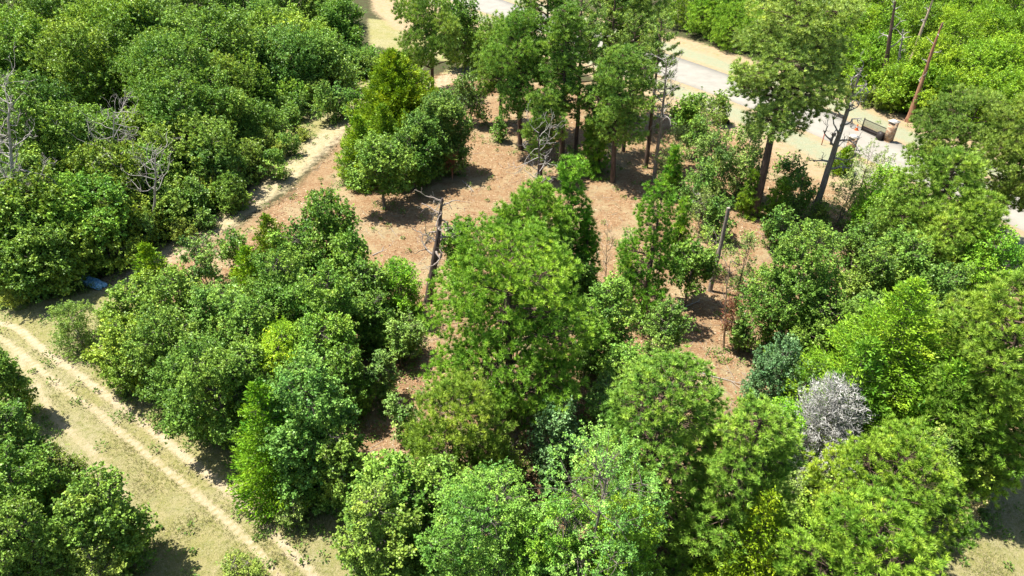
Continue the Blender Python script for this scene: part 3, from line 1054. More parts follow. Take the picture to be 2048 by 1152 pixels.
# tall pines above the clearing
L += [
 ('tall_pine', 1092, -75, 268, 135, 'tall pine whose crown hides the road, upper centre', (1, 1, 1)),
 ('tall_pine', 1040, 25, 300, 140, 'dark green pine with drooping lower boughs left of the tall pine group', D_),
 ('open_pine', 1162, -20, 305, 110, 'slim pine with long bare trunk in the tall pine group', (.9, .95, 1)),
 ('open_pine', 1208, -70, 240, 120, 'tallest pine with bare dark pole of a trunk across the road', (1, 1, 1)),
 ('tall_pine', 1238, 95, 364, 130, 'dense pine in the middle of the tall group', (.92, .95, 1)),
 ('tall_pine', 1278, -80, 235, 130, 'pine crown in front of the far verge, right in the tall group', (1.05, 1, 1.2)),
 ('open_pine', 1312, 30, 335, 90, 'thin pine with reddish trunk beside the grey branched snag', (1, 1, 1)),
 ('tall_pine', 1085, 180, 360, 84, 'low dark pine left of the slim pine at the clearing edge', D_),
 ('young_pine', 1190, 220, 345, 70, 'shaded small pine in the tall group', (.9, 1, 1)),
 ('sapling', 940, 150, 252, 74, 'brownish oak sapling at the upper path', (.95, .85, 1)),
 ('bush', 985, 120, 170, 50, 'bush at the upper end of the path', (1, 1, 1)),
 ('oak', 1380, 190, 270, 66, 'small leafy oak at the near edge of the road', (1, 1.1, 1)),
 ('sapling', 1440, 190, 250, 46, 'small bush-like oak beside the silt fence', Y_),
]
# group at the top of the path
L += [
 ('cedar', 790, 96, 262, 150, 'cone shaped cedar left of the upper path, tallest of its group', (1.1, 1, 1)),
 ('cedar', 770, 208, 335, 80, 'small cedar below the cone shaped cedar', (1.0, .95, 1)),
 ('cedar', 722, 232, 365, 90, 'bright small cedar at the left of the path group', (1.1, 1.05, 1)),
 ('tall_pine', 858, -8, 190, 140, 'pine behind the cone shaped cedar', (1, 1, 1)),
 ('oak', 925, -8, 138, 100, 'oak beside the pale roadside bank at the top', (1, 1, 1)),
 ('oak', 965, 55, 130, 62, 'small rounded oak right of the oak at the roadside bank', B_),
 ('oak', 885, 188, 345, 96, 'blue green oak at the centre of the path group', B_),
 ('oak', 845, 230, 360, 80, 'oak left of the blue green oak in the path group', B_),
 ('stem_oak', 760, 285, 422, 115, 'oak standing on a slim dark trunk at the clearing edge', (1, 1, 1)),
 ('oak', 820, 255, 378, 96, 'oak between the slim trunked oak and the blue green one', D_),
 ('thin', 700, 300, 376, 50, 'thin dark stemmed sapling at the left of the path group', D_),
 ('sapling', 910, 250, 345, 56, 'scrawny oak right of the blue green oak', (1, .9, 1)),
 ('sapling', 652, 168, 242, 62, 'small oak in the grass left of the path', (1, 1, 1)),
 ('sapling', 680, 172, 236, 44, 'small oak right next to the other one in the grass left of the path', B_),
 ('sapling', 708, 180, 250, 40, 'greyish sapling between grass and the cone shaped cedar', D_),
 ('sapling', 586, 214, 262, 34, 'slim sapling on the grass margin of the left woods', (1, 1, 1)),
 ('bush', 604, 262, 282, 26, 'small low bush on the grass margin of the left woods', Y_),
 ('sapling', 548, 300, 358, 52, 'bright small oak at the grass margin where the path narrows', (1.1, 1.1, 1)),
 ('sapling', 575, 270, 312, 44, 'bushy sapling uphill of the bright small oak on the margin', (1, 1, 1)),
 ('oak', 462, 350, 418, 66, 'leafy oak protruding onto the margin below the straw coloured shrub', (1, 1, 1)),
 ('bush', 460, 322, 375, 46, 'straw coloured shrub in the margin of the left woods', (1.7, 1.1, 3)),
 ('bush', 365, 440, 480, 60, 'yellowish shrub on the bare bank at the woods edge', Y_),
 ('sapling', 398, 415, 455, 50, 'sapling at the woods edge above the bare bank', (1, 1, 1)),
]
# lower left corner
L += [
 ('oak', 10, 712, 840, 90, 'oak on the left edge beside the ruts', (1, 1, 1)),
 ('oak', 20, 820, 1000, 130, 'oak below the first one on the left edge', (1, 1, 1)),
 ('bush', 105, 905, 1010, 120, 'loose yellowish shrub in the lower left thicket', Y_),
 ('oak', 50, 915, 1080, 150, 'dark oak in the lower left thicket', D_),
 ('oak', 212, 968, 1135, 140, 'full rounded oak in the grass with its shadow to the right, lower left', (1, 1.02, 1)),
 ('oak', 60, 1020, 1200, 130, 'oak at the bottom left corner', (1, 1, 1)),
 ('bush', 200, 1100, 1200, 100, 'leafy shrub at the foot of the rounded oak on the bottom edge', (1, 1, 1)),
 ('oak', -20, 960, 1180, 120, 'oak cut by the left edge in the bottom left corner', (1, 1, 1)),
 ('bush', 490, 1122, 1200, 90, 'bush peeping over the bottom edge beside the ruts', (1, 1, 1)),
]

# between the clearing and the road
L += [
 ('tall_pine', 1000, 35, 250, 110, 'pine at the left end of the tall group with its boughs over the path', (1, 1, 1)),
 ('tall_pine', 1130, 10, 330, 95, 'deep green pine in the tall group, between two bare trunks', D_),
 ('open_pine', 1262, 20, 300, 90, 'slender pine with forked top in the right half of the tall group', (1, 1, 1)),
 ('tall_pine', 1200, 170, 340, 90, 'shady pine crown low in the tall group', D_),
 ('thin', 1350, 250, 350, 60, 'sapling right of the tangled dead tree', P_),
 ('thin', 1340, 290, 390, 66, 'thin leaved sapling below the tangled dead tree', (1, 1, 1)),
 ('sapling', 1395, 235, 320, 56, 'bushy oak behind the silt fence bend', (1, 1, 1)),
 ('thin', 1420, 195, 290, 56, 'wispy oak leaning toward the silt fence bend', Y_),
 ('thin', 1500, 300, 400, 66, 'oak touching the giant pine on its left', (1, 1, 1)),
 ('thin', 1410, 380, 470, 60, 'thin sapling at the dark edge of the right clearing', (1, 1, 1)),
 ('sapling', 1580, 300, 400, 60, 'low oak under the boughs of the giant pine', D_),
 ('sapling', 1600, 350, 440, 56, 'shaded sapling left of the leaning grey trunk foot', D_),
 ('thin', 1690, 350, 450, 70, 'shaded oak right of the leaning grey trunk', D_),
 ('sapling', 1780, 440, 560, 90, 'oak left of the pines at the right rim of the clearing', (1, 1, 1)),
 ('elm', 1740, 380, 480, 70, 'bright small tree right of the shaded oak', (1, 1, 1)),
 ('oak', 1800, 480, 640, 110, 'spreading oak between the sandy gap and the roadside pines', (1, 1, 1)),
 ('pine', 1930, 390, 600, 130, 'leafy toned pine under the concrete block', (1.1, 1, 1.2)),
 ('sapling', 1200, 800, 900, 80, 'small oak above the feathery tree at the dark gap', D_),
 ('sapling', 1160, 520, 610, 60, 'shaded sapling under the slim upright pine', D_),
 ('oak', 1110, 480, 620, 90, 'dark oak behind the great central pine on its right', D_),
 ('sapling', 1000, 240, 285, 30, 'small weed like bush on the mulched slope', (1, 1, 1)),
 ('sapling', 1210, 760, 860, 80, 'light oak between the central pine and the wide sunlit pine', P_),
 ('oak', 1640, 980, 1120, 110, 'oak between the leafy bush and the big round pine', Y_),
 ('cedar', 1820, 640, 860, 110, 'slender cedar at the shoulder of the tall broad cedar', Y_),
 ('pine', 1900, 600, 820, 130, 'pine between the tall broad cedar and the right edge', (1.1, 1, 1.2)),
]
for k, cx, ty, hb, w, lab, t in L:
    plant(k, cx, ty, hb, w, lab, tint=t)

# left woods, row by row from the top edge down; each row is listed from left to right
ORD = ['first', 'second', 'third', 'fourth', 'fifth', 'sixth', 'seventh', 'eighth', 'ninth', 'tenth', 'eleventh', 'twelfth', 'thirteenth']
ROWS = [
 [(-30, -45, 110), (50, -50, 120), (130, -40, 110), (215, -50, 120), (300, -45, 110), (385, -50, 120), (470, -48, 110), (560, -45, 120), (650, -50, 120), (735, -45, 100)],
 [(0, 0, 120), (85, 5, 110), (170, -5, 110), (250, 8, 110), (330, -5, 120), (420, 5, 120), (510, 0, 110), (595, 2, 150), (700, 5, 120)],
 [(-20, 50, 110), (50, 55, 110), (135, 62, 110), (215, 60, 100), (300, 55, 120), (385, 62, 110), (475, 55, 110), (560, 60, 120), (650, 60, 130), (728, 55, 105)],
 [(10, 105, 120), (90, 110, 110), (430, 95, 170), (345, 112, 110), (520, 118, 110), (600, 120, 120), (690, 112, 110), (750, 100, 70)],
 [(40, 165, 120), (225, 132, 190), (350, 165, 120), (455, 172, 120), (545, 172, 120), (625, 165, 90)],
 [(-10, 225, 100), (110, 215, 130), (205, 232, 130), (300, 225, 130), (400, 235, 120), (490, 225, 110), (560, 215, 80)],
 [(60, 300, 90), (150, 290, 120), (240, 300, 120), (325, 295, 120), (405, 300, 100), (480, 290, 100), (530, 262, 70)],
 [(60, 365, 110), (160, 355, 120), (255, 365, 120), (340, 360, 110), (415, 355, 80)],
 [(0, 390, 110), (100, 430, 120), (190, 420, 120), (280, 425, 120), (350, 410, 80)],
 [(-10, 460, 100), (60, 480, 110), (150, 475, 110), (225, 480, 90), (270, 470, 70)],
]
for ri, row in enumerate(ROWS):
    row = sorted(row)
    for ci, (cx, ty, w) in enumerate(row):
        t = PY.choice([(1, 1, 1), D_, B_, (1, 1, 1), Y_, (1.12, 1.14, 1)])
        H = 9.0 - 0.25 * ri if ri < 7 else 7.0
        if cx in (225, 430):
            t, H = Y_, 10.5
        if ri == 9 or (ri > 5 and ci == len(row) - 1):
            H = 5.2
        look = {Y_: 'yellowish green oak', D_: 'dark green oak', B_: 'bluish green oak', (1, 1, 1): 'mid green oak'}.get(t, 'fresh green oak')
        rr = 'in the top edge row' if ri == 0 else 'in the front row' if ri == 9 else 'in the %s row down' % ORD[ri]
        big = PY.random() < 0.35
        H = H * PY.uniform(0.75, 1.05) + (3.5 if big else 0)
        w *= PY.uniform(1.25, 1.55) if big else PY.uniform(0.7, 1.05)
        cx += PY.uniform(-28, 28)
        ty += PY.uniform(-18, 18)
        plant('oak', cx, ty, H, w, '%s %s of left woods, %s from left' % (look, rr, ORD[ci]), 'oaks of the closed left woods', t, WOODS)

# woods beyond the road
RB = [
 [('pine', 1395, -30, 110), ('pine', 1455, -35, 110), ('pine', 1515, -40, 110), ('elm', 1570, -45, 120), ('elm', 1640, -50, 120), ('elm', 1720, -45, 120),
  ('elm', 1800, -50, 120), ('elm', 1880, -45, 130), ('elm', 1960, -50, 120), ('elm', 2040, -45, 120)],
 [('pine', 1425, -5, 90), ('pine', 1480, 10, 90), ('elm', 1730, 15, 120), ('elm', 1840, 5, 120), ('elm', 1915, 20, 130), ('elm', 1990, 10, 130), ('elm', 2060, 20, 120)],
 [('elm', 1740, 70, 110), ('elm', 1870, 75, 120), ('elm', 1945, 80, 120), ('elm', 2020, 75, 130), ('elm', 1690, 40, 110)],
 [('elm', 1740, 135, 90), ('elm', 1790, 125, 90), ('elm', 1850, 125, 110), ('elm', 1920, 140, 110), ('elm', 1990, 140, 120), ('elm', 2060, 135, 110)],
]
RN = ['on the top edge', 'in the second row', 'in the third row', 'in the front row']
for ri, row in enumerate(RB):
    row.sort(key=lambda r: r[1])
    for ci, (k, cx, ty, w) in enumerate(row):
        t = (1.0, 1.0, 1) if k == 'pine' else PY.choice([(1.2, 1.05, 1), (1.05, 1.0, 1), (1.0, .9, 1), (1.25, 1.08, 1)])
        H = (8.5, 9.0, 8.5, 7.0)[ri]
        plant(k, cx, ty, H, w, '%s %s of woods beyond the road, %s from left' % ('light green pine' if k == 'pine' else 'bright leafy tree', RN[ri], ORD[ci]),
              'trees of the woods beyond the road', t, FARW)
for i, (cx, ty, w) in enumerate([(1770, 205, 50), (1735, 200, 50), (1700, 185, 46), (1815, 165, 60), (1900, 215, 70), (1965, 235, 80), (2030, 250, 80), (1490, 92, 50), (1430, 78, 50), (1530, 105, 50)]):
    plant('bush', cx, ty - 24, 2.2, w, 'low leafy bush on the far side of the road, %s of ten counted by place' % ORD[i], 'bushes at the foot of the far woods')

# saplings along the rim of the left woods
RIM = [(20, 600), (70, 588), (118, 572), (165, 540), (215, 520), (262, 498), (310, 470), (345, 450), (385, 430), (425, 402), (460, 385), (500, 352), (528, 318),
       (550, 275), (590, 240), (620, 208), (655, 175), (690, 150), (722, 148)]
NUM = ORD + ['fourteenth', 'fifteenth', 'sixteenth', 'seventeenth', 'eighteenth', 'nineteenth']
for i, (cx, by) in enumerate(RIM):
    hh = PY.uniform(55, 85) * (0.65 + by / 1500)
    plant('sapling' if i % 3 else 'bush', cx, by - hh, by, PY.uniform(55, 80), 'leafy young growth on the rim of left woods beside the path, %s from lower left' % NUM[i],
          'young growth along the rim of the left woods', PY.choice([(1, 1, 1), D_, Y_, B_]))

# thin growth that breaks up the clearing
for k, cx, ty, hb, w, lab, t in [
 ('young_pine', 1362, 405, 520, 52, 'slim young pine between the open young pine and the broken trunk', (1, 1, 1)),
 ('thin', 1490, 468, 575, 52, 'airy sapling between the broken trunk and the big rounded oak', (1, 1, 1)),
 ('thin', 1255, 455, 560, 44, 'airy sapling at the left foot of the open young pine', (1, 1, 1)),
 ('sapling', 1480, 640, 700, 44, 'little oak near the foot of the rusty dead sapling', (1, 1, 1)),
 ('young_pine', 1345, 300, 400, 46, 'slim young pine below the thin trunks at the back of the clearing', D_),
 ('sapling', 1130, 300, 350, 44, 'little oak on the mulched slope below the tall pines', D_),
 ('open_pine', 1225, -60, 262, 70, 'slender tall pine at the back of the tall group against the road', (1, 1, 1)),
 ('bush', 330, 740, 800, 60, 'low weedy shrub at the grass edge below the track side oaks', P_),
 ('bush', 590, 1010, 1060, 60, 'straggly shrub in the grass corner below the big dark cedar', P_),
]:
    plant(k, cx, ty, hb, w, lab, tint=t)

# ------------------------------------------------------------------ dead trunks
def snag(name, label, base, toppx, r0, nbr, blen, mtrunk, mbranch, seed, zone=(0.45, 1.0), crook=0.25, cut=False, cat='dead tree', up=0.3, depthn=3, side=None, foot=None):
    """bare trunk from its foot (column, row) to its tip (column, row), leaning sideways as the tip asks"""
    rng = np.random.default_rng(seed)
    p = ray(*base)
    H = height_at(p.y, toppx[1])
    xt = (toppx[0] - 1024) / FPX * depth(p.x, p.y, H)
    root = empty(name, (p.x, p.y, gz1(p.x, p.y)), label, cat)
    tb, bb = MB(), MB()
    n = 12
    path = wobble(np.array([0, 0, -0.3]), np.array([xt - p.x, 0, H]), n, crook * 0.45, rng)
    tip = r0 * (0.75 if cut else 0.22)
    rad = np.linspace(r0, tip, n) * rng.uniform(0.9, 1.1, n)
    rad[0] *= 1.25
    tube(tb, path, rad, 9)
    part('trunk', tb.mesh('trunk', mtrunk, smooth=True), root)

    def twig(o, d, L, r, lev):
        m = 5
        pts = [o]
        dd = d.copy()
        for q in range(m):
            dd = unit(dd + rng.normal(size=3) * 0.33 + np.array([0, 0, up * 0.25]))
            pts.append(pts[-1] + dd * L / m)
        pts = np.array(pts)
        tube(bb, pts, np.linspace(r, max(0.012, r * 0.35), m + 1), 5 if lev == 0 else 3)
        if lev < depthn:
            for q in range(rng.integers(2, 4 if lev else 5)):
                k = rng.integers(1, m + 1)
                nd = unit(dd + rng.normal(size=3) * 0.8)
                twig(pts[k], nd, L * rng.uniform(0.35, 0.62), r * 0.5, lev + 1)
    for i in range(nbr):
        t = zone[0] + (zone[1] - zone[0]) * (i + rng.uniform(0.2, 0.9)) / nbr
        k = t * (n - 1)
        o = np.array([np.interp(k, np.arange(n), path[:, q]) for q in range(3)])
        a = i * 2.4 + rng.normal() * 0.4
        d = np.array([math.cos(a), math.sin(a) * 0.7, up])
        L = blen * rng.uniform(0.7, 1.35) * (1.15 - 0.4 * t)
        twig(o, unit(d), L, max(0.03, r0 * 0.34 * (1.1 - 0.6 * t)), 0)
    if nbr:
        part('bare_branches', bb.mesh('bare_branches', mbranch, smooth=True), root)
    return root


snag('dead_pine', 'charred black snag with crooked grey limbs standing in the sunny clearing', (856, 602), (885, 397), 0.36, 13, 2.0, M_CHARWOOD, M_DULLWOOD, 3, (0.42, 1.0), 0.16, up=-0.02, depthn=2)
snag('dead_pine', 'twisted grey snag with silvery limbs above the great central pine', (1074, 470), (1078, 262), 0.17, 13, 2.4, M_CHARWOOD, M_GREYWOOD, 5, (0.5, 1.0), 0.3, depthn=2)
snag('dead_pine', 'tall dead tree with tangled pale branches at its top, in the pine group', (1308, 366), (1333, 128), 0.22, 18, 2.3, M_DULLWOOD, M_GREYWOOD, 7, (0.52, 1.0), 0.4, depthn=2)
snag('dead_pine', 'long leaning grey trunk with twiggy top beside the driveway', (1626, 432), (1722, 140), 0.36, 18, 2.1, M_DULLWOOD, M_GREYWOOD, 9, (0.35, 1.0), 0.3, depthn=2)
snag('dead_pine', 'reddish brown bare trunk with stubby limbs right of the far stone pillar', (1817, 240), (1886, 42), 0.36, 9, 1.3, M_REDWOOD, M_GREYWOOD, 11, (0.3, 0.98), 0.2, depthn=0)
snag('dead_pine', 'pale orange bare trunk leaning right across the far woods', (1790, 205), (1868, -8), 0.34, 5, 1.6, M_TANWOOD, M_GREYWOOD, 13, (0.5, 1.0), 0.2, depthn=1)
snag('dead_pine', 'brown furrowed trunk at the left of the dead trunks in the far woods', (1762, 200), (1790, 5), 0.44, 5, 1.6, M_PINEBARK, M_GREYWOOD, 15, (0.5, 1.0), 0.2, depthn=1)
snag('dead_pine', 'short splintered grey trunk between the brown and pale trunks of the far woods', (1788, 200), (1806, 60), 0.28, 8, 0.9, M_GREYWOOD, M_GREYWOOD, 17, (0.4, 1.0), 0.2, depthn=1)
snag('dead_pine', 'broken off light brown trunk without a top in the right clearing', (1421, 582), (1457, 415), 0.17, 4, 0.5, M_DULLWOOD, M_TANWOOD, 19, (0.2, 0.8), 0.2, cut=True, depthn=0)
rs = snag('dead_sapling', 'dead sapling with hanging rust red needles in the right clearing', (1448, 692), (1462, 515), 0.08, 14, 1.0, M_TANWOOD, M_CHARWOOD, 21, (0.25, 1.0), 0.3, depthn=1)
snag('dead_oak', 'ash grey leafless oak on the left edge of the picture', (18, 520), (22, 205), 0.25, 26, 2.9, M_GREYWOOD, M_GREYWOOD, 23, (0.3, 1.0), 0.4, depthn=3, up=0.5)
snag('dead_oak', 'grey leafless limbs poking from the left woods, the right hand one', (300, 480), (312, 300), 0.14, 13, 3.0, M_GREYWOOD, M_GREYWOOD, 25, (0.55, 1.0), 0.4, depthn=2, up=0.22)
snag('dead_oak', 'grey leafless limbs poking from the left woods, the upper middle one', (222, 445), (228, 222), 0.14, 14, 3.1, M_GREYWOOD, M_GREYWOOD, 27, (0.6, 1.0), 0.4, depthn=2, up=0.22)
snag('dead_oak', 'grey twiggy dead tree below the ash grey one near the left edge', (70, 530), (72, 365), 0.12, 12, 1.9, M_GREYWOOD, M_GREYWOOD, 29, (0.5, 1.0), 0.3, depthn=3, up=0.5)
snag('dead_sapling', 'bare brown twiggy sapling left of the open young pine', (1212, 560), (1216, 448), 0.04, 12, 1.0, M_TANWOOD, M_TANWOOD, 31, (0.1, 1.0), 0.2, depthn=2, up=0.7)
bs_ = snag('dead_sapling', 'small dead pine with brown needles at the clearing edge of the path group', (905, 360), (903, 292), 0.06, 10, 0.9, M_REDWOOD, M_REDWOOD, 33, (0.2, 1.0), 0.2, depthn=1)
snag('dead_sapling', 'leafless grey sapling among the trees behind the stump', (1400, 460), (1398, 390), 0.05, 8, 0.9, M_GREYWOOD, M_GREYWOOD, 35, (0.3, 1.0), 0.3, depthn=2)


def rusty(root, H, w, seed):
    rng = np.random.default_rng(seed)
    n = 260
    P = np.stack([rng.normal(size=n) * w * 0.3, rng.normal(size=n) * w * 0.3, rng.uniform(0.3, 0.85, n) * H], 1)
    j = np.repeat(np.arange(n), 7)
    mb = MB()
    needles(mb, P[j], unit(rng.normal(size=(len(j), 3)) + np.array([0, 0, -0.6])), 0.22, 0.035, rng.uniform(size=len(j)), rng)
    o = part('dead_needles', mb.mesh('dead_needles', M_RUST, attr=True), root)
    o.color = (0.26, 0.12, 0.06, 1)


rusty(rs, 5.0, 1.0, 1)
rusty(bs_, 3.6, 1.0, 2)


# ------------------------------------------------------------------ things lying on the ground
def solo(name, mb, mat, loc, label, cat, group=None, smooth=False):
    o = bpy.data.objects.new(name, mb.mesh(name, mat, smooth=smooth))
    COL.objects.link(o)
    o.location = loc
    o['label'] = label
    o['category'] = cat
    if group:
        o['group'] = group
    return o


def fallen(label, a, b, r, mat, seed, fork=True, name='fallen_branch', cat='branch'):
    rng = np.random.default_rng(seed)
    A, B = ray(*a), ray(*b)
    mb = MB()
    v = np.array([B.x - A.x, B.y - A.y, 0.0])
    pts = wobble(np.array([0, 0, r]), v + [0, 0, r * 1.3], 8, 0.02 * np.linalg.norm(v), rng)
    pts[:, 2] = np.maximum(pts[:, 2], r * 0.8)
    tube(mb, pts, np.linspace(r, r * (0.4 if fork else 0.9), 8), 8)
    if fork:
        for q in (3, 5, 6):
            d = unit(v) + unit(np.array([-v[1], v[0], 0])) * rng.choice((-1, 1)) * rng.uniform(0.5, 1.0)
            e = pts[q] + d * np.linalg.norm(v) * 0.25 + [0, 0, 0.1]
            tube(mb, wobble(pts[q], e, 4, 0.04, rng), np.linspace(r * 0.5, 0.01, 4), 5)
    return solo(name, mb, mat, (A.x, A.y, gz1(A.x, A.y)), label, cat, smooth=True)


fallen('long dead branch lying on the mulch left of the charred snag', (745, 512), (788, 494), 0.05, M_GREYWOOD, 1)
fallen('thin dead stick lying in the clearing above the long dead branch', (700, 488), (768, 470), 0.035, M_GREYWOOD, 2)
fallen('pale plank like stick at the edge of the path left of the clearing', (498, 408), (512, 398), 0.06, M_TANWOOD, 3, False)
fallen('bare grey limb lying in the yellow tinged pine shade', (876, 818), (940, 792), 0.09, M_GREYWOOD, 4)
fallen('dark fallen limb across the sandy gap at the right', (1655, 478), (1722, 482), 0.10, M_CHARWOOD, 5)
fallen('second dark fallen limb below the first at the sandy gap', (1665, 492), (1700, 505), 0.07, M_CHARWOOD, 6)
fallen('grey fallen branch beside the sapling shadow in the clearing', (925, 362), (948, 384), 0.05, M_GREYWOOD, 7)
fallen('fallen stick on the mulch near the lower right of the clearing', (1405, 745), (1490, 770), 0.04, M_GREYWOOD, 8)
fallen('curved fallen stick right of the dead rusty sapling', (1480, 690), (1520, 640), 0.05, M_TANWOOD, 9)
fallen('cut pale trunk lying beside the road on the right', (1966, 497), (1984, 466), 0.20, M_TANWOOD, 10, False, 'cut_log', 'log')
fallen('twisted dead limb at the foot of the small oak by its round shadow', (1372, 612), (1400, 600), 0.06, M_GREYWOOD, 11)
fallen('pale branch lying at the mulched slope near the upper clearing', (985, 255), (1015, 268), 0.05, M_TANWOOD, 12)

# blue tarp
def build_tarp():
    a, b = ray(163, 556), ray(206, 577)
    v = Vector((b.x - a.x, b.y - a.y))
    L = v.length * 1.05
    rz = math.atan2(v.y, v.x)
    m, nt, nd, lk, out = new_mat('blue_plastic')
    tc = nd.new('ShaderNodeTexCoord')
    c = mixrgb(nt, maprange(nt, noise(nt, 5, 4, 0.6, tc.outputs['Object']), 0.4, 0.6, 0, 1), (0.06, 0.22, 0.38), (0.30, 0.50, 0.64))
    bs = nd.new('ShaderNodeBsdfPrincipled')
    bs.inputs['Roughness'].default_value = 0.35
    lk.new(c, bs.inputs['Base Color'])
    lk.new(bs.outputs[0], out.inputs[0])
    rng = np.random.default_rng(4)
    nx, ny = 34, 16
    X, Y = np.meshgrid(np.linspace(-0.5, 0.5, nx), np.linspace(-0.5, 0.5, ny))
    wd = 0.95 * (1 - 0.28 * (X < -0.1) * (-X))
    Z = 0.34 * (1 - (abs(Y) * 2) ** 3) * (1 - (abs(X) * 2) ** 6) + 0.05 * np.sin(Y * 26 + X * 5) + 0.05 * np.sin(Y * 14 - X * 9) + rng.normal(size=X.shape) * 0.014 + 0.06
    V = np.stack([X.ravel() * L, (Y * wd).ravel(), Z.ravel()], 1)
    i, j = np.meshgrid(np.arange(ny - 1), np.arange(nx - 1), indexing='ij')
    F = np.stack([i * nx + j, i * nx + j + 1, (i + 1) * nx + j + 1, (i + 1) * nx + j], -1).reshape(-1, 4)
    mb = MB()
    mb.add(V, F)
    t = empty('crumpled_tarp', ((a.x + b.x) / 2, (a.y + b.y) / 2, gz1(a.x, a.y) + 0.02), 'crumpled blue tarp bundle lying at the foot of the left woods', 'tarp')
    t.rotation_euler = (0, 0, rz)
    part('sheet', mb.mesh('sheet', m), t)
    sb = MB()
    yy = np.linspace(-0.5, 0.5, 9)
    tube(sb, np.stack([np.full(9, -0.22 * L), yy * 0.95, 0.34 * (1 - (abs(yy) * 2) ** 3) + 0.12], 1), np.full(9, 0.03), 5)
    part('strap', sb.mesh('strap', plain('pale_blue_strap', (0.30, 0.48, 0.58))), t)


build_tarp()

# ------------------------------------------------------------------ driveway gate, stone pillars, fence, cone
def stone_mat():
    m, nt, nd, lk, out = new_mat('stacked_stone')
    tc = nd.new('ShaderNodeTexCoord')
    mp = nd.new('ShaderNodeMapping')
    mp.inputs['Scale'].default_value = (1, 1, 2.4)
    lk.new(tc.outputs['Object'], mp.inputs[0])
    vo = nd.new('ShaderNodeTexVoronoi')
    vo.inputs['Scale'].default_value = 3.2
    lk.new(mp.outputs[0], vo.inputs['Vector'])
    sp = nd.new('ShaderNodeSeparateColor')
    lk.new(vo.outputs['Color'], sp.inputs[0])
    c = mixrgb(nt, sp.outputs[0], (0.42, 0.24, 0.12), (0.16, 0.09, 0.055))
    c = mixrgb(nt, maprange(nt, sp.outputs[1], 0.6, 1, 0, 1), c, (0.52, 0.40, 0.26))
    ve = nd.new('ShaderNodeTexVoronoi')
    ve.feature = 'DISTANCE_TO_EDGE'
    ve.inputs['Scale'].default_value = 3.2
    lk.new(mp.outputs[0], ve.inputs['Vector'])
    c = mixrgb(nt, maprange(nt, ve.outputs[0], 0.0, 0.06, 1, 0), c, (0.30, 0.25, 0.20))
    bs = nd.new('ShaderNodeBsdfPrincipled')
    bs.inputs['Roughness'].default_value = 0.9
    lk.new(c, bs.inputs['Base Color'])
    lk.new(bs.outputs[0], out.inputs[0])
    return m


M_STONE = stone_mat()
M_CAP = plain('pale_capstone', (0.62, 0.58, 0.52), 0.85, (0.5, 0.46, 0.4))
M_IRON = plain('dark_iron', (0.035, 0.028, 0.025), 0.5)
g0, g1 = ray(1722, 262), ray(1768, 283)
GA = math.atan2(g1.y - g0.y, g1.x - g0.x)


def pillar(px, py, h, w, label):
    p = ray(px, py)
    t = empty('stone_pillar', (p.x, p.y, gz1(p.x, p.y) - 0.05), label, 'pillar', 'stone pillars of the driveway gate')
    t.rotation_euler = (0, 0, GA)
    mb = MB()
    box(mb, (0, 0, h / 2), (w, w, h))
    part('shaft', mb.mesh('shaft', M_STONE), t)
    mb = MB()
    box(mb, (0, 0, 0.1), (w * 1.12, w * 1.12, 0.2))
    part('plinth', mb.mesh('plinth', M_STONE), t)
    mb = MB()
    box(mb, (0, 0, h + 0.06), (w * 1.2, w * 1.2, 0.12))
    box(mb, (0, 0, h + 0.17), (w * 1.08, w * 1.08, 0.10), 0, 0.3)
    part('capstone', mb.mesh('capstone', M_CAP), t)


pillar(1775, 284, 2.35, 0.72, 'stacked stone pillar with pale cap at the end of the dark iron gate')
pillar(1697, 309, 2.0, 0.68, 'stacked stone pillar on the near side of the driveway by the tiny cedar')


def build_gate():
    L = math.hypot(g1.x - g0.x, g1.y - g0.y) * 0.98
    t = empty('iron_gate', (g0.x, g0.y, gz1(g0.x, g0.y)), 'dark iron gate with upright bars, open beside the driveway', 'gate')
    t.rotation_euler = (0, 0, GA)
    f = MB()
    for z in (0.18, 0.62, 1.42):
        box(f, (L / 2, 0, z), (L - 0.1, 0.05, 0.07))
    for x in (0.0, L):
        box(f, (x, 0, 0.8), (0.10, 0.09, 1.5))
    part('frame', f.mesh('frame', M_IRON), t)
    n = 30
    me = None
    for i in range(n):
        if me is None:
            b = MB()
            box(b, (0, 0, 0.66 + 0.36), (0.025, 0.025, 0.73))
            me = b.mesh('bar', M_IRON)
        o = part('bar', me, t)
        o.location = (0.1 + (L - 0.2) * (i + 0.5) / n, 0, 0)
    pn = MB()
    box(pn, (L / 2, 0, 0.40), (L - 0.1, 0.02, 0.36))
    part('lower_panel', pn.mesh('lower_panel', M_IRON), t)
    pn = MB()
    box(pn, (L - 0.35, -0.35, 0.5), (0.6, 0.45, 0.95))
    part('motor_box', pn.mesh('motor_box', M_IRON), t)


build_gate()


def build_post(px, py, h, label, mat, cat, name, w=0.14):
    p = ray(px, py)
    t = empty(name, (p.x, p.y, gz1(p.x, p.y)), label, cat)
    mb = MB()
    box(mb, (0, 0, h / 2), (w, w, h))
    part('post', mb.mesh('post', mat), t)
    mb = MB()
    box(mb, (0, -0.1, h + 0.12), (w * 2.4, w * 1.4, 0.3))
    part('head', mb.mesh('head', mat), t)


build_post(1661, 289, 1.1, 'dark slim keypad post by the driveway left of the near stone pillar', M_IRON, 'post', 'keypad_post', 0.16)


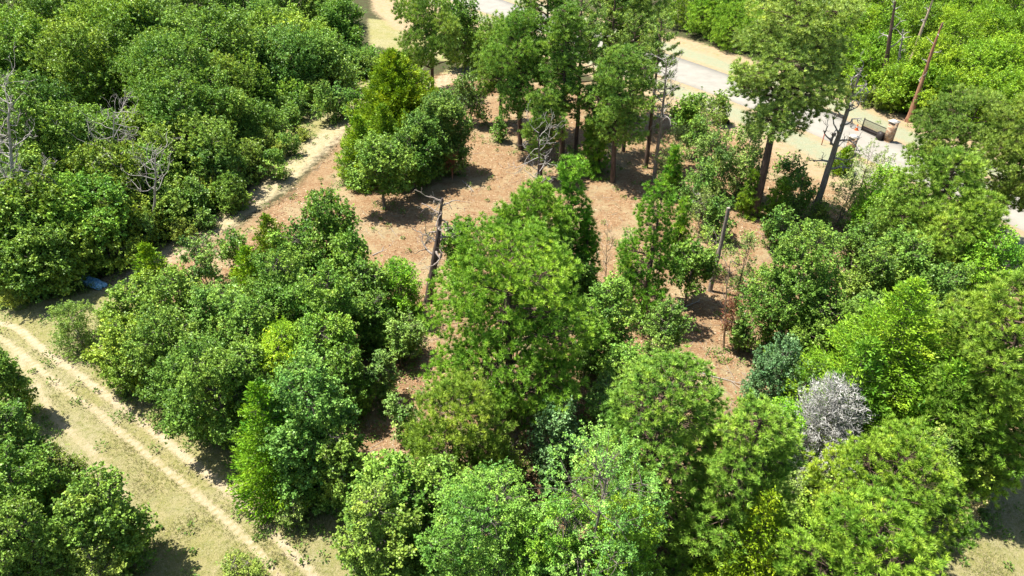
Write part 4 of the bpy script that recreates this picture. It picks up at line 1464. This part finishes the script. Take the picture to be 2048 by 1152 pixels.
def build_cone(px, py):
    p = ray(px, py)
    t = empty('traffic_cone', (p.x, p.y, gz1(p.x, p.y) + 0.1), 'small orange traffic cone at the free end of the iron gate', 'cone')
    mo = plain('orange_plastic', (0.75, 0.13, 0.02), 0.5)
    mb = MB()
    tube(mb, [(0, 0, 0.04), (0, 0, 0.7)], [0.17, 0.04], 12)
    part('body', mb.mesh('body', mo, smooth=False), t)
    mb = MB()
    tube(mb, [(0, 0, 0.34), (0, 0, 0.46)], [0.127, 0.098], 12)
    part('white_band', mb.mesh('white_band', M_CAP), t)
    mb = MB()
    box(mb, (0, 0, 0.02), (0.44, 0.44, 0.04))
    part('foot', mb.mesh('foot', mo), t)


build_cone(1712, 262)
M_STAKE = plain('red_paint', (0.45, 0.06, 0.03), 0.6)
mb = MB()
box(mb, (0, 0, 0.6), (0.08, 0.05, 1.3), 0.4)
box(mb, (0, 0, 1.1), (0.09, 0.06, 0.2), 0.4)
p = ray(1643, 290)
solo('survey_stake', mb, M_STAKE, (p.x, p.y, 0), 'thin red survey stake in the sand left of the keypad post', 'stake')
# concrete block by the road
p = ray(1972, 445)
t = empty('concrete_block', (p.x, p.y, 0), 'pale square concrete block at the near edge of the road on the right', 'block')
t.rotation_euler = (0, 0, GA)
mb = MB()
box(mb, (0, 0, 0.45), (0.85, 0.85, 0.9), 0, 0.98)
part('base', mb.mesh('base', plain('grey_concrete', (0.30, 0.27, 0.24), 0.9)), t)
mb = MB()
box(mb, (0, 0, 0.97), (1.0, 1.0, 0.14), 0, 0.92)
part('lid', mb.mesh('lid', M_CAP), t)


def silt_fence(pts, label, h=0.55):
    W = np.array([list(ray(*q))[:2] for q in pts])
    W = resample(W, 24)
    n = len(W)
    zz = gz(W[:, 0], W[:, 1])
    o0 = W[0].copy()
    t = empty('silt_fence', (o0[0], o0[1], 0), label, 'fence', 'black silt fences along the roadside')
    rng = np.random.default_rng(len(label))
    sag = rng.uniform(0.75, 1.05, n) * h
    D = np.gradient(W, axis=0)
    D /= np.linalg.norm(D, axis=1)[:, None]
    N = np.stack([-D[:, 1], D[:, 0]], 1) * 0.02
    W = W - o0
    V = np.concatenate([np.column_stack([W + N, zz - 0.1]), np.column_stack([W + N, zz + sag]), np.column_stack([W - N, zz + sag]), np.column_stack([W - N, zz - 0.1])])
    F = []
    for r in range(3):
        for i in range(n - 1):
            F.append((r * n + i, r * n + i + 1, (r + 1) * n + i + 1, (r + 1) * n + i))
    mb = MB()
    mb.add(V, F)
    part('fabric', mb.mesh('fabric', plain('black_fabric', (0.02, 0.018, 0.016), 0.7)), t)
    me = None
    for i in range(1, n, 5):
        if me is None:
            b = MB()
            box(b, (0, 0, 0.35), (0.05, 0.05, 0.8))
            me = b.mesh('stake', M_TANWOOD)
        o = part('stake', me, t)
        o.location = (W[i][0] - N[i][0] * 3, W[i][1] - N[i][1] * 3, zz[i])


silt_fence([(1385, 212), (1405, 222), (1425, 232), (1440, 240), (1458, 251)], 'black silt fence curving through the sand below the road bend')
silt_fence([(978, 62), (990, 70), (1014, 86)], 'black silt fence on the bank at the upper end of the path')
silt_fence([(786, 19), (800, 21), (818, 24)], 'black silt fence piece on the pale bank near the top edge')
silt_fence([(1590, 196), (1625, 210), (1655, 226), (1685, 238)], 'dark silt fence along the far edge of the road left of the gate', 0.4)


# ------------------------------------------------------------------ ground cover nobody could count
def cover_material(name, cols, rough=0.8, trans=0.0):
    m, nt, nd, lk, out = new_mat(name)
    geo = nd.new('ShaderNodeNewGeometry')
    rp = nd.new('ShaderNodeValToRGB')
    rp.color_ramp.interpolation = 'CONSTANT'
    el = rp.color_ramp.elements
    while len(el) < len(cols):
        el.new(0.5)
    for i, c in enumerate(cols):
        el[i].position = i / len(cols)
        el[i].color = (*c, 1)
    lk.new(geo.outputs['Random Per Island'], rp.inputs[0])
    bs = nd.new('ShaderNodeBsdfPrincipled')
    bs.inputs['Roughness'].default_value = rough
    bs.inputs['Specular IOR Level'].default_value = 0.15
    lk.new(rp.outputs[0], bs.inputs['Base Color'])
    if trans:
        tr = nd.new('ShaderNodeBsdfTranslucent')
        lk.new(rp.outputs[0], tr.inputs[0])
        mx = nd.new('ShaderNodeMixShader')
        mx.inputs[0].default_value = trans
        lk.new(bs.outputs[0], mx.inputs[1])
        lk.new(tr.outputs[0], mx.inputs[2])
        lk.new(mx.outputs[0], out.inputs[0])
    else:
        lk.new(bs.outputs[0], out.inputs[0])
    return m


def scatter_points(n, rows, rng):
    """points spread evenly over the picture, so that near ground gets more of them, then thinned by zone"""
    px = rng.uniform(-250, 2300, n)
    py = rng.uniform(rows[0], rows[1], n)
    u = (px - 1024) / FPX
    v = (576 - py) / FPX
    t = CAMH / (ST - v * CT)
    return u * t, (CT + v * ST) * t


def stuff(name, mb, mat):
    o = bpy.data.objects.new(name, mb.mesh(name, mat))
    COL.objects.link(o)
    o['kind'] = 'stuff'


rng = np.random.default_rng(77)
# dry and green grass
x, y = scatter_points(260000, (150, 1330), rng)
z = zones(x, y)
patch = np.sin(x * 1.1 + 2 * np.sin(y * 0.7)) + np.sin(y * 1.3 + 1.7 * np.sin(x * 0.9)) + rng.normal(size=len(x)) * 0.6
keep = (z['grass'] + rng.normal(size=len(x)) * 0.15 > 0.5) & (z['rut'] < 0.35 + rng.normal(size=len(x)) * 0.12) & (patch > -2.2)
x, y, patch = x[keep], y[keep], patch[keep]
k = 4
j = np.repeat(np.arange(len(x)), k)
P = np.stack([x[j], y[j], gz(x, y)[j] - 0.02], 1)
P[:, :2] += rng.normal(size=(len(j), 2)) * 0.05
hgt = (0.055 + 0.045 * np.clip(patch, 0, 2))[j] * rng.uniform(0.6, 1.5, len(j))
mb = MB()
needles(mb, P, np.array([0, 0, 1.0]) + rng.normal(size=P.shape) * 0.55, hgt, 0.03, np.zeros(len(P)), rng)
stuff('grass', mb, cover_material('grass_blade', [(0.40, 0.36, 0.20), (0.24, 0.28, 0.07), (0.34, 0.33, 0.13), (0.48, 0.42, 0.28), (0.19, 0.24, 0.05), (0.42, 0.38, 0.20)], 0.8, 0.3))
# chipped wood, needles and dead leaves on the cleared ground
x, y = scatter_points(230000, (120, 1200), rng)
z = zones(x, y)
pat = np.sin(x * 0.5 + 1.6 * np.sin(y * 0.33)) + np.sin(y * 0.6 + 1.3 * np.sin(x * 0.4)) + rng.normal(size=len(x)) * 0.7
keep = (pat > -0.3) & (z['mulch'] > 0.4 + rng.normal(size=len(x)) * 0.1) & (z['sand'] < 0.5) & (z['rut'] < 0.6) & (z['grass'] < 0.6)
x, y = x[keep], y[keep]
n = len(x)
Zd = depth(x, y, 0)
P = np.stack([x, y, gz(x, y) + 0.012], 1)
a = rng.uniform(0, 6.28, n)
D = np.stack([np.cos(a), np.sin(a), rng.normal(size=n) * 0.25], 1)
N = unit(np.array([0, 0, 1.0]) + rng.normal(size=(n, 3)) * 0.35)
s = rng.uniform(0.6, 1.5, n) * 0.11 * np.clip(Zd / 45, 0.8, 1.6)
mb = MB()
leaf_quads(mb, P, D, N, s, s * rng.uniform(0.25, 0.7, n), np.zeros(n), 0.06)
stuff('leaf_litter', mb, cover_material('litter', [(0.32, 0.17, 0.09), (0.44, 0.31, 0.20), (0.20, 0.09, 0.05), (0.38, 0.23, 0.13), (0.12, 0.06, 0.035), (0.34, 0.19, 0.10), (0.48, 0.36, 0.24)]))
# low green plants on the woods floor and round the trees
FEET = np.array([[o.location.x, o.location.y] for o in COL.objects if o.type == 'EMPTY' and o.get('category') in ('tree', 'pine tree', 'cedar tree', 'sapling', 'shrub')])
x, y = scatter_points(14000, (60, 1250), rng)
z = zones(x, y)
keep = (z['mulch'] < 0.4) & (z['grass'] < 0.5) & (z['sand'] < 0.4) & (z['rut'] < 0.3) & (road_dist(x, y) > 5)
x, y = x[keep], y[keep]
f = FEET[rng.integers(0, len(FEET), 3200)] + rng.normal(size=(3200, 2)) * 1.3
wx, wy = scatter_points(420, (200, 900), rng)
f = np.concatenate([f, np.stack([wx, wy], 1)])
wx, wy = scatter_points(2600, (560, 1250), rng)
zz_ = zones(wx, wy)
cl = np.sin(wx * 0.8 + 1.5 * np.sin(wy * 0.6)) + np.sin(wy * 0.9) + rng.normal(size=len(wx)) * 0.5
kk_ = (zz_['grass'] > 0.6) & (zz_['rut'] < 0.1) & (cl > 0.9)
f = np.concatenate([f, np.stack([wx[kk_], wy[kk_]], 1)])
ok = road_dist(f[:, 0], f[:, 1]) > 2
x = np.concatenate([x, f[ok, 0]])
y = np.concatenate([y, f[ok, 1]])
n = len(x)
r = rng.uniform(0.15, 0.55, n)
j = np.repeat(np.arange(n), 26)
d = unit(rng.normal(size=(len(j), 3)) + np.array([0, 0, 0.5]))
d[:, 2] = np.abs(d[:, 2])
P = np.stack([x[j], y[j], gz(x, y)[j] + 0.05], 1) + d * (r[j] * rng.uniform(0.3, 1, len(j)))[:, None]
mb = MB()
leaf_quads(mb, P, unit(d + rng.normal(size=d.shape) * 0.5), unit(np.array([0, 0, 1.0]) + rng.normal(size=d.shape) * 0.5), 0.16, 0.09, np.zeros(len(j)))
stuff('undergrowth', mb, cover_material('low_leaf', [(0.10, 0.20, 0.03), (0.15, 0.25, 0.04), (0.20, 0.29, 0.06), (0.12, 0.18, 0.05)], 0.6, 0.3))
# twigs on the cleared ground
x, y = scatter_points(5200, (200, 1100), rng)
z = zones(x, y)
keep = (z['mulch'] > 0.5) & (z['sand'] < 0.4)
x, y = x[keep], y[keep]
mb = MB()
for q in range(len(x)):
    a = rng.uniform(0, 6.28)
    L_ = 0.25 + 1.6 * rng.uniform() ** 2.5
    c = np.array([x[q], y[q], float(gz(x[q:q + 1], y[q:q + 1])[0]) + 0.02])
    e = c + [math.cos(a) * L_, math.sin(a) * L_, rng.uniform(0, 0.1)]
    tube(mb, wobble(c, e, 4, 0.04, rng), [0.014, 0.012, 0.01, 0.006], 3)
stuff('twigs', mb, M_GREYWOOD)
